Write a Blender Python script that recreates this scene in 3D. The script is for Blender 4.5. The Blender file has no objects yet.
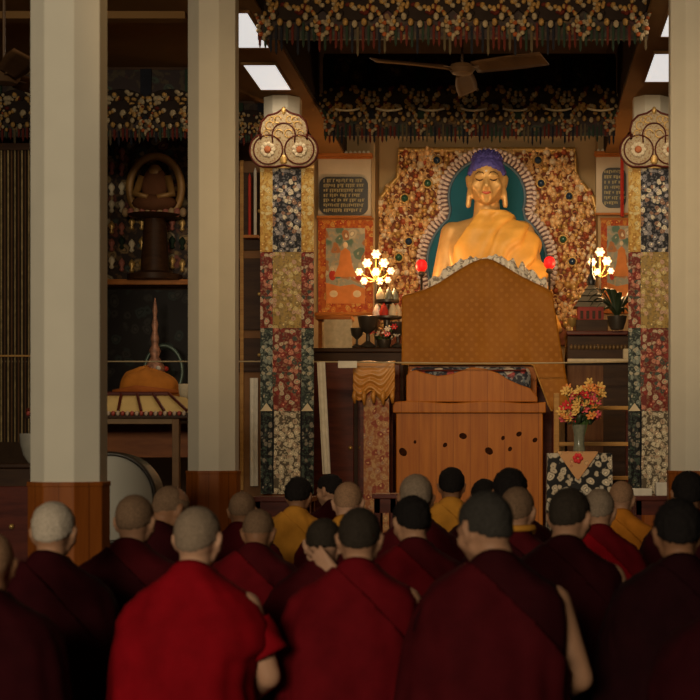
import bpy, bmesh, math, random
from mathutils import Vector, Matrix, Euler, noise
PI = math.pi
random.seed(7)
sc = bpy.context.scene
COL = sc.collection

# ------------------------------------------------------------------ camera
F, CX, CY, HC = 1545.0, 516.0, 447.0, 1.10          # focal length in px, horizon point, camera height
cam_d = bpy.data.cameras.new('camera')
cam_d.sensor_width = 36.0
cam_d.lens = F * 36.0 / 700.0
cam_d.shift_x = (350 - CX) / 700.0
cam_d.shift_y = (CY - 350) / 700.0
cam_d.clip_end = 100
cam_d.dof.use_dof = True
cam_d.dof.focus_distance = 16.5
cam_d.dof.aperture_fstop = 4.5
cam = bpy.data.objects.new('camera', cam_d)
COL.objects.link(cam)
cam.location = (0, 0, HC)
cam.rotation_euler = (PI / 2, 0, 0)
sc.camera = cam

# ------------------------------------------------------------------ world, lights, exposure
w = bpy.data.worlds.new('world'); sc.world = w
w.use_nodes = True
w.node_tree.nodes['Background'].inputs[0].default_value = (1.0, 0.80, 0.58, 1)
w.node_tree.nodes['Background'].inputs[1].default_value = 0.035
sc.view_settings.view_transform = 'Standard'
sc.view_settings.look = 'None'
sc.view_settings.gamma = 1
sc.view_settings.use_curve_mapping = False
sc.view_settings.exposure = 0.0


def area(name, loc, size, power, color, target=None, spread=PI):
    l = bpy.data.lights.new(name, 'AREA'); l.shape = 'RECTANGLE'
    l.size, l.size_y = size; l.energy = power; l.color = color; l.spread = spread
    o = bpy.data.objects.new(name, l); COL.objects.link(o); o.location = loc
    if target is not None:
        o.rotation_euler = (Vector(target) - Vector(loc)).to_track_quat('-Z', 'Y').to_euler()
    return o


def point(name, loc, power, color, r=0.06):
    l = bpy.data.lights.new(name, 'POINT'); l.energy = power; l.color = color; l.shadow_soft_size = r
    o = bpy.data.objects.new(name, l); COL.objects.link(o); o.location = loc
    return o


# daylight through the high entrance windows behind the camera
area('entrance_daylight', (-3.2, -7.0, 3.4), (5.0, 1.6), 185, (1.0, 0.87, 0.64), (-1.8, 9, 3.5), math.radians(76))
# warm fill added out of view to brighten the altar from the nave
area('altar_fill', (-0.5, 6.0, 3.7), (2.2, 0.25), 20, (1.0, 0.68, 0.33), (-0.4, 18.0, 2.2), math.radians(44))
# warm fill added above the frame to tint the second pillar row
area('nave_fill', (-0.5, 8.2, 4.9), (1.4, 0.3), 17, (1.0, 0.64, 0.30), (-0.5, 12.6, 2.2))
# unseen fill added behind the far valance to brighten the statue and its backdrop
area('statue_fill', (-0.45, 16.72, 4.62), (2.6, 0.12), 11, (1.0, 0.72, 0.42), (-0.4, 19.0, 3.5), math.radians(120))


# ------------------------------------------------------------------ helpers
def X(px, d): return (px - CX) * d / F
def Z(py, d): return HC - (py - CY) * d / F
def P(px, py, d): return Vector((X(px, d), d, Z(py, d)))
def S(n, d): return n * d / F                        # n px at depth d, in metres


class MB:
    def __init__(s): s.v, s.f, s.m = [], [], []
    def add(s, vs, fs, m=0, M=None):
        o = len(s.v)
        s.v += [tuple(M @ Vector(p)) for p in vs] if M else [tuple(p) for p in vs]
        s.f += [tuple(o + i for i in f) for f in fs]
        s.m += [m] * len(fs)
        return s
    def box(s, c, d, m=0, rot=None):
        h = [q / 2 for q in d]
        R = Euler(rot).to_matrix() if rot else None
        vs = []
        for i in (-1, 1):
            for j in (-1, 1):
                for k in (-1, 1):
                    p = Vector((i * h[0], j * h[1], k * h[2]))
                    if R: p = R @ p
                    vs.append(p + Vector(c))
        return s.add(vs, [(0, 1, 3, 2), (4, 6, 7, 5), (0, 4, 5, 1), (2, 3, 7, 6), (0, 2, 6, 4), (1, 5, 7, 3)], m)
    def ell(s, c, r, m=0, nu=12, nv=8, rot=None):
        if not hasattr(r, '__len__'): r = (r, r, r)
        R = Euler(rot).to_matrix() if rot else Matrix.Identity(3)
        vs = [Vector((0, 0, -1))]
        for j in range(1, nv):
            a = -PI / 2 + PI * j / nv
            for i in range(nu):
                b = 2 * PI * i / nu
                vs.append(Vector((math.cos(a) * math.cos(b), math.cos(a) * math.sin(b), math.sin(a))))
        vs.append(Vector((0, 0, 1)))
        fs = []
        for i in range(nu):
            k = (i + 1) % nu
            fs.append((0, 1 + k, 1 + i))
            for j in range(nv - 2):
                a0 = 1 + j * nu
                fs.append((a0 + i, a0 + k, a0 + nu + k, a0 + nu + i))
            a0 = 1 + (nv - 2) * nu
            fs.append((a0 + i, a0 + k, len(vs) - 1))
        vs = [R @ Vector((p.x * r[0], p.y * r[1], p.z * r[2])) + Vector(c) for p in vs]
        return s.add(vs, fs, m)
    def tube(s, pts, r, m=0, n=8, closed=False, flat=1.0):
        pts = [Vector(p) for p in pts]; N = len(pts)
        rr = r if hasattr(r, '__len__') else [r] * N
        vs = []; prev = None
        for i, p in enumerate(pts):
            if closed: t = pts[(i + 1) % N] - pts[i - 1]
            else: t = pts[min(i + 1, N - 1)] - pts[max(i - 1, 0)]
            if t.length < 1e-9: t = Vector((0, 0, 1))
            t.normalize()
            if prev is None:
                a = Vector((0, 1, 0)) if abs(t.y) < 0.9 else Vector((1, 0, 0))
                u = t.cross(a).normalized()
            else:
                u = (prev - t * prev.dot(t))
                u = u.normalized() if u.length > 1e-6 else t.orthogonal().normalized()
            prev = u; w_ = t.cross(u)
            for k in range(n):
                b = 2 * PI * k / n
                vs.append(p + (u * math.cos(b) + w_ * math.sin(b) * flat) * rr[i])
        fs = []
        for i in range(N if closed else N - 1):
            a0, a1 = i * n, ((i + 1) % N) * n
            for k in range(n):
                q = (k + 1) % n
                fs.append((a0 + k, a0 + q, a1 + q, a1 + k))
        if not closed:
            fs.append(tuple(range(n))[::-1]); fs.append(tuple((N - 1) * n + k for k in range(n)))
        return s.add(vs, fs, m)
    def lathe(s, prof, c=(0, 0, 0), m=0, n=20, M=None):
        vs, fs = [], []
        for (r, z) in prof:
            for k in range(n):
                b = 2 * PI * k / n
                vs.append(Vector((r * math.cos(b) + c[0], r * math.sin(b) + c[1], z + c[2])))
        for i in range(len(prof) - 1):
            for k in range(n):
                q = (k + 1) % n
                fs.append((i * n + k, i * n + q, (i + 1) * n + q, (i + 1) * n + k))
        fs.append(tuple(range(n))[::-1]); fs.append(tuple((len(prof) - 1) * n + k for k in range(n)))
        return s.add(vs, fs, m, M)
    def prism(s, poly, y0, y1, m=0):                 # outline in x,z given a thickness in y
        n = len(poly)
        vs = [(x, y0, z) for x, z in poly] + [(x, y1, z) for x, z in poly]
        fs = [tuple(range(n)), tuple(range(2 * n - 1, n - 1, -1))]
        for i in range(n):
            k = (i + 1) % n
            fs.append((i, i + n, k + n, k))
        return s.add(vs, fs, m)
    def grid(s, fn, nu, nv, m=0, closed=False):
        vs = [fn(i / (nu if closed else nu - 1), j / (nv - 1)) for j in range(nv) for i in range(nu)]
        fs = []
        for j in range(nv - 1):
            for i in range(nu if closed else nu - 1):
                k = (i + 1) % nu
                fs.append((j * nu + i, j * nu + k, (j + 1) * nu + k, (j + 1) * nu + i))
        return s.add(vs, fs, m)
    def build(s, name, mats, parent=None, loc=None, smooth=None, bevel=0, solid=0, kind=None):
        me = bpy.data.meshes.new(name)
        me.from_pydata(s.v, [], s.f)
        if not isinstance(mats, (list, tuple)): mats = [mats]
        for m in mats: me.materials.append(m)
        me.polygons.foreach_set('material_index', s.m)
        b = bmesh.new(); b.from_mesh(me)
        bmesh.ops.recalc_face_normals(b, faces=b.faces)
        b.to_mesh(me); b.free()
        o = bpy.data.objects.new(name, me); COL.objects.link(o)
        if parent is not None: o.parent = parent
        if loc is not None: o.location = loc
        if smooth is not None:
            for p in me.polygons: p.use_smooth = True
            if smooth < 180: me.set_sharp_from_angle(angle=math.radians(smooth))
        if solid:
            md = o.modifiers.new('solid', 'SOLIDIFY'); md.thickness = solid; md.offset = 0
        if bevel:
            md = o.modifiers.new('bevel', 'BEVEL'); md.width = bevel; md.segments = 2; md.limit_method = 'ANGLE'
        if kind: o['kind'] = kind
        return o


def tag(o, label, cat, group=None, kind=None):
    o['label'] = label; o['category'] = cat
    if group: o['group'] = group
    if kind: o['kind'] = kind
    return o


def thing(name, label, cat, loc=(0, 0, 0), rz=0, group=None, kind=None):
    o = bpy.data.objects.new(name, None); COL.objects.link(o)
    o.empty_display_size = 0.1
    o.location = loc; o.rotation_euler = (0, 0, rz)
    return tag(o, label, cat, group, kind)


def dup(root, loc=None, label=None, parent=None, flip=False):
    r = root.copy(); COL.objects.link(r)
    if parent is not None: r.parent = parent
    if loc is not None: r.location = loc
    if label: r['label'] = label
    for ch in list(root.children):
        c = dup(ch, parent=r)
    return r


# ------------------------------------------------------------------ materials
def nmat(name):
    m = bpy.data.materials.new(name); m.use_nodes = True
    nt = m.node_tree
    return m, nt, nt.nodes['Principled BSDF']


def rgba(c): return (c[0], c[1], c[2], 1)


def coords(nt, scale=(1, 1, 1), rot=(0, 0, 0)):
    tc = nt.nodes.new('ShaderNodeTexCoord'); mp = nt.nodes.new('ShaderNodeMapping')
    mp.inputs['Scale'].default_value = scale; mp.inputs['Rotation'].default_value = rot
    nt.links.new(tc.outputs['Object'], mp.inputs['Vector'])
    return mp.outputs[0]


def ramp(nt, fac, stops, const=False):
    r = nt.nodes.new('ShaderNodeValToRGB')
    if const: r.color_ramp.interpolation = 'CONSTANT'
    e = r.color_ramp.elements
    while len(e) < len(stops): e.new(0.5)
    for i, (p, c) in enumerate(stops):
        e[i].position = p; e[i].color = rgba(c)
    nt.links.new(fac, r.inputs[0])
    return r.outputs[0]


def mix(nt, fac, a, b):
    n = nt.nodes.new('ShaderNodeMix'); n.data_type = 'RGBA'
    for sock, v in ((n.inputs[0], fac), (n.inputs[6], a), (n.inputs[7], b)):
        if hasattr(v, 'links'): nt.links.new(v, sock)
        elif isinstance(v, (int, float)): sock.default_value = v
        else: sock.default_value = rgba(v)
    return n.outputs[2]


def tex_noise(nt, vec, scale, detail=3, rough=0.5):
    n = nt.nodes.new('ShaderNodeTexNoise')
    n.inputs['Scale'].default_value = scale; n.inputs['Detail'].default_value = detail
    n.inputs['Roughness'].default_value = rough
    nt.links.new(vec, n.inputs['Vector'])
    return n


def bump(nt, b, h, strength=0.3, dist=0.01):
    n = nt.nodes.new('ShaderNodeBump'); n.inputs['Strength'].default_value = strength
    n.inputs['Distance'].default_value = dist
    nt.links.new(h, n.inputs['Height']); nt.links.new(n.outputs[0], b.inputs['Normal'])


def plain(name, c, rough=0.6, metal=0.0, var=0.15, scale=8, bmp=0.15, sheen=0):
    m, nt, b = nmat(name)
    if rough > 0.65: b.inputs['Specular IOR Level'].default_value = 0.06
    elif rough > 0.5: b.inputs['Specular IOR Level'].default_value = 0.2
    v = coords(nt)
    n = tex_noise(nt, v, scale)
    d = tuple(q * (1 - var) for q in c); l = tuple(min(1, q * (1 + var)) for q in c)
    nt.links.new(ramp(nt, n.outputs[0], [(0.3, d), (0.7, l)]), b.inputs['Base Color'])
    b.inputs['Roughness'].default_value = rough; b.inputs['Metallic'].default_value = metal
    if sheen: b.inputs['Sheen Weight'].default_value = sheen
    if bmp: bump(nt, b, n.outputs[0], bmp, 0.01)
    return m


def emit(name, c, strength):
    m, nt, b = nmat(name)
    b.inputs['Base Color'].default_value = rgba(c)
    b.inputs['Emission Color'].default_value = rgba(c)
    b.inputs['Emission Strength'].default_value = strength
    return m


def wood(name, c1, c2, grain=(30, 30, 2.2), rough=0.45, knots=0, plank=0):
    m, nt, b = nmat(name)
    v = coords(nt, grain)
    n = tex_noise(nt, v, 1.0, 4, 0.6)
    col = ramp(nt, n.outputs[0], [(0.32, c2), (0.62, c1)])
    if knots:
        v2 = coords(nt, (1.0, 1.0, 0.72))
        vo = nt.nodes.new('ShaderNodeTexVoronoi'); vo.inputs['Scale'].default_value = knots
        nt.links.new(v2, vo.inputs['Vector'])
        k = ramp(nt, vo.outputs['Distance'], [(0.07, (1, 1, 1)), (0.16, (0, 0, 0))])
        col = mix(nt, k, col, tuple(q * 0.16 for q in c2))
    if plank:
        tc = nt.nodes.new('ShaderNodeTexCoord'); sx = nt.nodes.new('ShaderNodeSeparateXYZ')
        nt.links.new(tc.outputs['Object'], sx.inputs[0])
        mu = nt.nodes.new('ShaderNodeMath'); mu.operation = 'MULTIPLY'; mu.inputs[1].default_value = plank
        nt.links.new(sx.outputs[0], mu.inputs[0])
        fr = nt.nodes.new('ShaderNodeMath'); fr.operation = 'FRACT'; nt.links.new(mu.outputs[0], fr.inputs[0])
        k = ramp(nt, fr.outputs[0], [(0.0, (1, 1, 1)), (0.05, (0, 0, 0))])
        col = mix(nt, k, col, tuple(q * 0.45 for q in c2))
        fl = nt.nodes.new('ShaderNodeMath'); fl.operation = 'FLOOR'; nt.links.new(mu.outputs[0], fl.inputs[0])
        wn = nt.nodes.new('ShaderNodeTexWhiteNoise'); wn.noise_dimensions = '1D'
        nt.links.new(fl.outputs[0], wn.inputs['W'])
        k2 = ramp(nt, wn.outputs['Value'], [(0, (0, 0, 0)), (1, (0.45, 0.45, 0.45))])
        col = mix(nt, k2, col, c2)
    nt.links.new(col, b.inputs['Base Color'])
    b.inputs['Roughness'].default_value = rough; b.inputs['Specular IOR Level'].default_value = 0.10
    bump(nt, b, n.outputs[0], 0.1, 0.005)
    return m


def brocade(name, ground, cols, scale=14, leaf=None, rough=0.55, cover=0.5, metal=0.0, var2=0.4):
    """woven flowers: distorted cells with coloured petals, a paler heart and leaf tracery on a plain ground"""
    m, nt, b = nmat(name)
    v = coords(nt)
    dn = tex_noise(nt, v, scale * 0.9, 2)
    va = nt.nodes.new('ShaderNodeVectorMath'); va.operation = 'MULTIPLY_ADD'
    va.inputs[1].default_value = (0.9 / scale,) * 3
    nt.links.new(dn.outputs['Color'], va.inputs[0]); nt.links.new(v, va.inputs[2])
    vo = nt.nodes.new('ShaderNodeTexVoronoi'); vo.inputs['Scale'].default_value = scale
    nt.links.new(va.outputs[0], vo.inputs['Vector'])
    sx = nt.nodes.new('ShaderNodeSeparateColor'); nt.links.new(vo.outputs['Color'], sx.inputs[0])
    k = len(cols)
    pet = ramp(nt, sx.outputs[0], [(i / k, c) for i, c in enumerate(cols)], True)
    mask = ramp(nt, vo.outputs['Distance'], [(cover - 0.06, (1, 1, 1)), (cover + 0.06, (0, 0, 0))])
    base = ground
    if leaf:
        n2 = tex_noise(nt, v, scale * 2.2, 3)
        lm = ramp(nt, n2.outputs[0], [(0.52, (0, 0, 0)), (0.58, (1, 1, 1))])
        base = mix(nt, lm, ground, leaf)
    col = mix(nt, mask, base, pet)
    heart = ramp(nt, vo.outputs['Distance'], [(0.13, (1, 1, 1)), (0.2, (0, 0, 0))])
    col = mix(nt, heart, col, tuple(min(1, q * (1 + var2)) for q in cols[0]))
    ring = ramp(nt, vo.outputs['Distance'], [(0.2, (0, 0, 0)), (0.24, (0.8, 0.8, 0.8)), (0.29, (0, 0, 0))])
    col = mix(nt, ring, col, tuple(q * 0.5 for q in ground))
    nt.links.new(col, b.inputs['Base Color'])
    b.inputs['Specular IOR Level'].default_value = 0.12
    b.inputs['Roughness'].default_value = rough; b.inputs['Metallic'].default_value = metal
    bump(nt, b, vo.outputs['Distance'], 0.2, 0.01)
    return m


PLASTER = plain('cream_plaster', (0.66, 0.59, 0.47), 0.7, var=0.04, scale=3, bmp=0.03)
BASEWOOD = wood('orange_wainscot_wood', (0.30, 0.085, 0.014), (0.20, 0.05, 0.008), (14, 14, 1.2), 0.4, plank=7)
THRONEWOOD = wood('knotty_pine', (0.42, 0.135, 0.014), (0.30, 0.082, 0.007), (16, 16, 1.2), 0.4, plank=5.5)
RAILWOOD = wood('golden_wood', (0.42, 0.22, 0.06), (0.3, 0.14, 0.035), (3, 30, 30))
DARKWOOD = wood('dark_wood', (0.050, 0.021, 0.008), (0.028, 0.011, 0.005), (3, 20, 20))
REDWOOD = wood('dark_red_lacquer', (0.11, 0.022, 0.012), (0.06, 0.012, 0.008), (3, 20, 20), 0.35)
ORANGEWOOD = wood('orange_wood', (0.42, 0.15, 0.035), (0.28, 0.09, 0.02), (3, 24, 24))
CEILM = plain('brown_ceiling_paint', (0.22, 0.115, 0.042), 0.8, var=0.08, scale=2)
NAVECEIL = plain('dark_ceiling_boards', (0.035, 0.022, 0.014), 0.8)
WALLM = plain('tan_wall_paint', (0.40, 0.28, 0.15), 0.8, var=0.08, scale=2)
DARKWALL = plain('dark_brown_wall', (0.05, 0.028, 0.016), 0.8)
FLOORM = wood('dark_floor_boards', (0.07, 0.028, 0.014), (0.04, 0.015, 0.008), (6, 1, 6), 0.35)
GOLD = plain('gilt_metal', (0.56, 0.33, 0.115), 0.46, 0.35, 0.12, 20, 0.05)
OLDGOLD = plain('old_gilt', (0.55, 0.33, 0.10), 0.42, 0.4, 0.25, 24, 0.2)
CREAM = plain('cream_cloth', (0.62, 0.5, 0.33), 0.8, var=0.12, scale=18)
WHITE = plain('white_silk', (0.66, 0.60, 0.50), 0.7, var=0.1, scale=12)
BLACK = plain('black_lacquer', (0.012, 0.011, 0.011), 0.4)
DARKGREEN = plain('dark_green_silk', (0.018, 0.028, 0.017), 0.7)
NAVY = plain('navy_silk', (0.011, 0.011, 0.015), 0.7)
RED = plain('red_silk', (0.42, 0.035, 0.02), 0.6)
TEAL = plain('teal_paint', (0.004, 0.105, 0.16), 0.6, var=0.1, scale=4)
PINKWHITE = plain('pale_pink_paint', (0.78, 0.64, 0.58), 0.6, var=0.12, scale=30)
LEAFM = plain('dark_leaf', (0.02, 0.035, 0.014), 0.45)
GREEN = plain('green_leaf', (0.06, 0.12, 0.03), 0.5)
CLAY = plain('dark_bronze', (0.05, 0.04, 0.03), 0.4, 0.3)
PANEL = emit('lamp_panel_diffuser', (0.93, 0.92, 0.90), 0.70)
BULB = emit('lamp_bulb_glass', (1.0, 0.68, 0.38), 1.15)
REDBULB = emit('red_lamp_glass', (0.9, 0.012, 0.012), 0.55)
BRASS = plain('brass', (0.6, 0.38, 0.12), 0.35, 0.6)
GLASSM = plain('pale_glass', (0.16, 0.17, 0.13), 0.15, var=0.2, scale=30)

# ------------------------------------------------------------------ room shell
def struct(name, mb, mats, **k):
    return mb.build(name, mats, kind='structure', **k)

ROWX = (-2.406, 1.394); D1, D2, D3 = 8.32, 12.16, 15.95
SOF = HC + 3.62
struct('floor', MB().box((-1.5, 7.5, -0.05), (14, 26, 0.1)), FLOORM)
struct('ceiling', MB().box((-0.5, 7.5, 5.85), (3.2, 26, 0.1)).box((-2.12, 7.5, 5.3), (0.06, 26, 1.16)).box((1.11, 7.5, 5.3), (0.06, 26, 1.16)), NAVECEIL)
struct('ceiling_left', MB().box((-5.3, 7.5, SOF + 0.05), (6.32, 26, 0.1)), CEILM)
struct('ceiling_right', MB().box((3.3, 7.5, SOF + 0.05), (4.36, 26, 0.1)), CEILM)
struct('wall_back', MB().box((-0.5, 19.78, 3), (4.6, 0.2, 6)), WALLM)
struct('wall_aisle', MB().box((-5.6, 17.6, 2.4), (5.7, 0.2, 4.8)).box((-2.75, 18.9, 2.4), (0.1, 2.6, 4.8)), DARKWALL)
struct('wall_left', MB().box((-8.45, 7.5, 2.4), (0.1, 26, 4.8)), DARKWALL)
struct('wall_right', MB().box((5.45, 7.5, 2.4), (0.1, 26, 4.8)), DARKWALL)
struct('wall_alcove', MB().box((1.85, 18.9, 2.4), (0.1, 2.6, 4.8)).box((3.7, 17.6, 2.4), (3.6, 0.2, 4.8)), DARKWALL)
struct('wall_niche', MB().box(((X(296, 19.07) + X(375, 19.07)) / 2, 19.38, 2.55), (S(79, 19.07), 0.6, 5.1)).box(((X(598, 19.07) + X(655, 19.07)) / 2, 19.38, 2.55), (S(57, 19.07), 0.6, 5.1)), WALLM)
struct('trim_1', MB().box((-5.55, 12.9, SOF - 0.03), (5.6, 0.14, 0.06)), CEILM)
struct('trim_2', MB().box((-2.42, 12.2, SOF - 0.012), (0.62, 14.6, 0.024)).box((1.40, 12.2, SOF - 0.012), (0.62, 14.6, 0.024)), CEILM)

# ------------------------------------------------------------------ pillars
def octagon(r): return [(r * math.cos(PI / 8 + k * PI / 4) / math.cos(PI / 8), r * math.sin(PI / 8 + k * PI / 4) / math.cos(PI / 8)) for k in range(8)]
def octprism(r, z0, z1):
    n = 8
    return MB().add([(a, b, z0) for a, b in octagon(r)] + [(a, b, z1) for a, b in octagon(r)],
           [tuple(range(n))[::-1], tuple(range(n, 2 * n))] + [(i, (i + 1) % n, n + (i + 1) % n, n + i) for i in range(n)])
def pillar(x, d, label):
    t = thing('pillar', label, 'pillar', (x, d, 0), group='octagonal hall pillars', kind='thing')
    octprism(0.186, 0.905, SOF - 0.025).build('shaft', PLASTER, t, bevel=0.006)
    octprism(0.199, 0, 0.895).build('base', BASEWOOD, t, bevel=0.006)
    octprism(0.203, 0.890, 0.915).build('base_trim', BASEWOOD, t, bevel=0.004)
    return t
pillar(ROWX[0], D1, 'widest cream octagonal pillar on a wooden base, nearest one, left of the photo')
pillar(ROWX[0] + 0.025, D2, 'cream octagonal pillar on a wooden base, second from left, beside the drum stand')
pillar(ROWX[1], D2, 'cream octagonal pillar cut by the right edge of the photo')
pillar(ROWX[0], D3, 'far pillar hidden behind brocade under the left ceiling lamp')
pillar(ROWX[1], D3, 'far pillar hidden behind brocade under the right ceiling lamp')

# ------------------------------------------------------------------ ceiling lamps
def panel(x, y0, y1, label, power=11):
    t = thing('ceiling_lamp', label, 'ceiling lamp', (x, (y0 + y1) / 2, SOF - 0.026), group='ceiling lamp panels')
    L = y1 - y0
    MB().box((0, 0, -0.012), (0.30, L, 0.02)).build('diffuser', PANEL, t)
    fr = MB()
    for sx in (-1, 1): fr.box((sx * 0.16, 0, -0.014), (0.02, L + 0.04, 0.026))
    for sy in (-1, 1): fr.box((0, sy * (L / 2 + 0.01), -0.014), (0.30, 0.02, 0.026))
    fr.build('frame', CEILM, t)
    a = area('lamp_light', (0, 0, -0.03), (0.28, L - 0.02), power, (1.0, 0.84, 0.62))
    a.parent = t
    return t
panel(-2.40, 14.44, 15.45, 'white ceiling lamp panel in full view right above the left trefoil plaque')
panel(-2.36, 12.71, 13.82, 'white ceiling lamp panel half hidden behind the second pillar, top left')
panel(1.41, 14.03, 15.11, 'white ceiling lamp panel above the right trefoil plaque')
panel(1.41, 12.3, 13.45, 'white ceiling lamp panel at the top edge by the right pillar')

# ------------------------------------------------------------------ brocade pillar hangings
CR = (0.62, 0.52, 0.36); GO = (0.55, 0.33, 0.085); RD = (0.26, 0.04, 0.03); NV = (0.020, 0.019, 0.022)
GN = (0.06, 0.075, 0.06); GY = (0.22, 0.2, 0.2); BK = (0.012, 0.011, 0.012); PK = (0.5, 0.2, 0.13); BL = (0.08, 0.11, 0.17)
B_NAVY = brocade('navy_floral_brocade', NV, [CR, GY, (0.35, 0.3, 0.28), (0.3, 0.16, 0.1)], 19, (0.12, 0.11, 0.11))
B_GOLD = brocade('gold_floral_brocade', GO, [(0.6, 0.42, 0.16), (0.45, 0.22, 0.05), (0.62, 0.5, 0.25)], 19, (0.36, 0.18, 0.04))
B_RED = brocade('red_floral_brocade', (0.15, 0.026, 0.02), [PK, (0.5, 0.38, 0.25), RD, GN], 19, (0.24, 0.12, 0.07))
B_OLIVE = brocade('olive_gold_brocade', (0.36, 0.23, 0.07), [(0.55, 0.42, 0.18), (0.3, 0.2, 0.08), (0.5, 0.3, 0.2)], 20, (0.2, 0.13, 0.05))
B_GREEN = brocade('green_grey_brocade', (0.028, 0.034, 0.032), [(0.22, 0.24, 0.2), GN, (0.4, 0.35, 0.25)], 19, (0.14, 0.15, 0.12))
B_CREAM = brocade('cream_black_brocade', (0.10, 0.075, 0.05), [CR, (0.5, 0.42, 0.3), (0.42, 0.3, 0.2)], 19, (0.45, 0.38, 0.26))
B_BLACK = brocade('black_green_brocade', BK, [(0.2, 0.17, 0.13), GN, (0.03, 0.03, 0.03), BK], 19, (0.04, 0.06, 0.045))

def wavy(w, h, amp=0.012, th=0.02, n=5, ph=0.0):
    """a hanging cloth strip with soft vertical folds and real thickness; origin at the top centre"""
    mb = MB()
    nu, nv = 14, 18
    def fr(u, v, s):
        x = (u - 0.5) * w
        return (x, s * th / 2 + amp * (0.3 + 0.7 * v) * math.sin(n * u * PI + ph + 0.6 * math.sin(3 * v)), -v * h)
    mb.grid(lambda u, v: fr(u, v, -1), nu, nv)
    mb.grid(lambda u, v: fr(u, v, 1), nu, nv)
    o = nu * nv
    for i in range(nu - 1):
        mb.f += [(i, i + 1, o + i + 1, o + i), ((nv - 1) * nu + i, (nv - 1) * nu + i + 1, o + (nv - 1) * nu + i + 1, o + (nv - 1) * nu + i)]
    for j in range(nv - 1):
        mb.f += [(j * nu, (j + 1) * nu, o + (j + 1) * nu, o + j * nu), (j * nu + nu - 1, (j + 1) * nu + nu - 1, o + (j + 1) * nu + nu - 1, o + j * nu + nu - 1)]
    mb.m += [0] * (len(mb.f) - len(mb.m))
    return mb

def hanging(cx, d, label):
    t = thing('brocade_hanging', label, 'wall hanging', (cx, d, 0), group='brocade pillar hangings')
    tiers = [(166, 252, B_GOLD, B_NAVY, B_GOLD), (250, 328, B_RED, B_OLIVE, B_RED),
             (326, 411, B_GREEN, B_RED, B_GREEN), (409, 494, B_BLACK, B_CREAM, B_BLACK)]
    s = d / F
    for i, (y0, y1, a, b, c) in enumerate(tiers):
        z = Z(y0, d); h = S(y1 - y0, d)
        for (x, w_, m) in ((-20.5, 12, a), (0, 28, b), (20.5, 12, c)):
            o = wavy(w_ * s * 1.03, h, 0.006, 0.014, 4, i + x).build('brocade_strip', m, t, (x * s, 0.006 * i, z), smooth=50)
        for x in (-20.5, 20.5):
            if i == 2:
                MB().prism([(-6 * s, 0), (6 * s, 0), (0, 8 * s)], -0.012, 0.0).build('corner_patch', CREAM, t, (x * s, 0.0, Z(y1, d)))
        if i == 0: MB().box((0, -.004, z - .01), (54 * s, 0.03, 0.03)).build('hem_band', OLDGOLD, t)
    for x in (-14, 14):
        MB().box((x * s, 0.018, Z(330, d)), (0.018, 0.02, S(326, d))).build('edge_band', NAVY, t)
    return t
HL = 15.69
hanging(X(287, HL), HL, 'tall brocade strips in four tiers on the far left pillar, under the left trefoil plaque')
hanging(X(655, HL), HL, 'tall brocade strips in four tiers beside the right-edge pillar, partly cut off by it')

def circle(cx, cz, r, a0, a1, n):
    return [(cx + r * math.cos(math.radians(a0 + (a1 - a0) * i / n)), cz + r * math.sin(math.radians(a0 + (a1 - a0) * i / n))) for i in range(n + 1)]
PLQ = brocade('cream_embroidery', (0.40, 0.30, 0.17), [(0.46, 0.36, 0.23), (0.36, 0.25, 0.14), (0.42, 0.33, 0.22)], 22, (0.28, 0.16, 0.08), cover=0.3, var2=0.1)
def trefoil(cx, d, label):
    """cream trefoil cloth plaque: tall upper lobe over two round lower lobes"""
    s = S(1, d)
    t = thing('trefoil_plaque', label, 'plaque', (cx, d, Z(138, d)), group='trefoil pillar plaques')
    up = [(23, -2), (24, 8), (22, 16), (16, 22), (7, 24.5), (0, 29)]
    right = [(0, -27), (8, -29)] + [(x, z) for x, z in circle(17, -12.5, 17, -75, 72, 16)] + up
    poly = right + [(-x, z) for x, z in right[::-1] if abs(x) > 0.01]
    sc_ = [(x * s, z * s) for x, z in poly]
    MB().prism(sc_, -0.02, 0.02).build('backing', PLQ, t)
    e = MB(); e.tube([(x, -0.02, z) for x, z in sc_], 0.011, closed=True, n=6)
    for sx in (-1, 1):
        e.tube([((sx * 15.5 + x) * s, -0.024, (z - 12) * s) for x, z in circle(0, 0, 14.5, 0, 360, 28)[:-1]], 0.008, closed=True, n=6)
    e.tube([(x * s, -0.024, (z + 1) * s) for x, z in [(-11, -6)] + circle(0, 2, 11.5, 180, 0, 14) + [(11, -6)]], 0.008, n=6)
    e.build('dark_piping', REDWOOD, t, smooth=180)
    for sx in (-1, 1):
        k = MB()
        for q in range(9):
            a = q * 2 * PI / 9
            k.ell((math.cos(a) * 5.5 * s, 0, math.sin(a) * 5.5 * s), (2.6 * s, 0.012, 2.6 * s), 0, 8, 5)
        r_ = k.build('rosette', CREAM, t, (sx * 16 * s, -0.022, -12 * s), smooth=180)
        MB().ell((0, -0.012, 0), (3.6 * s, 0.014, 3.6 * s)).build('rosette_heart', plain('rust_silk', (0.4, 0.12, 0.04)) if sx < 0 else bpy.data.materials['rust_silk'], r_, smooth=180)
    for sx in (-1, 1):
        for (x, z, r) in ((5, 4, 4), (14, 12, 4), (17, 4, 3), (6, 18, 3.5), (11, 18, 3)):
            MB().tube([((sx * x + px) * s, -0.024, (z + pz) * s) for px, pz in circle(0, 0, r, 0, 300, 10)], 0.007, n=5).build('scroll_motif', OLDGOLD, t, smooth=180)
    MB().ell((0, -0.024, -22 * s), (4 * s, 0.014, 5 * s), 0, 8, 6).build('drop_motif', OLDGOLD, t, smooth=180)
    MB().ell((0, -0.02, 27 * s), (2.4 * s, 0.02, 4 * s)).build('finial', OLDGOLD, t, smooth=180)
    return t
trefoil(X(284, 15.655), 15.655, 'cream trefoil cloth plaque on the far left pillar, seen whole')
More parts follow.
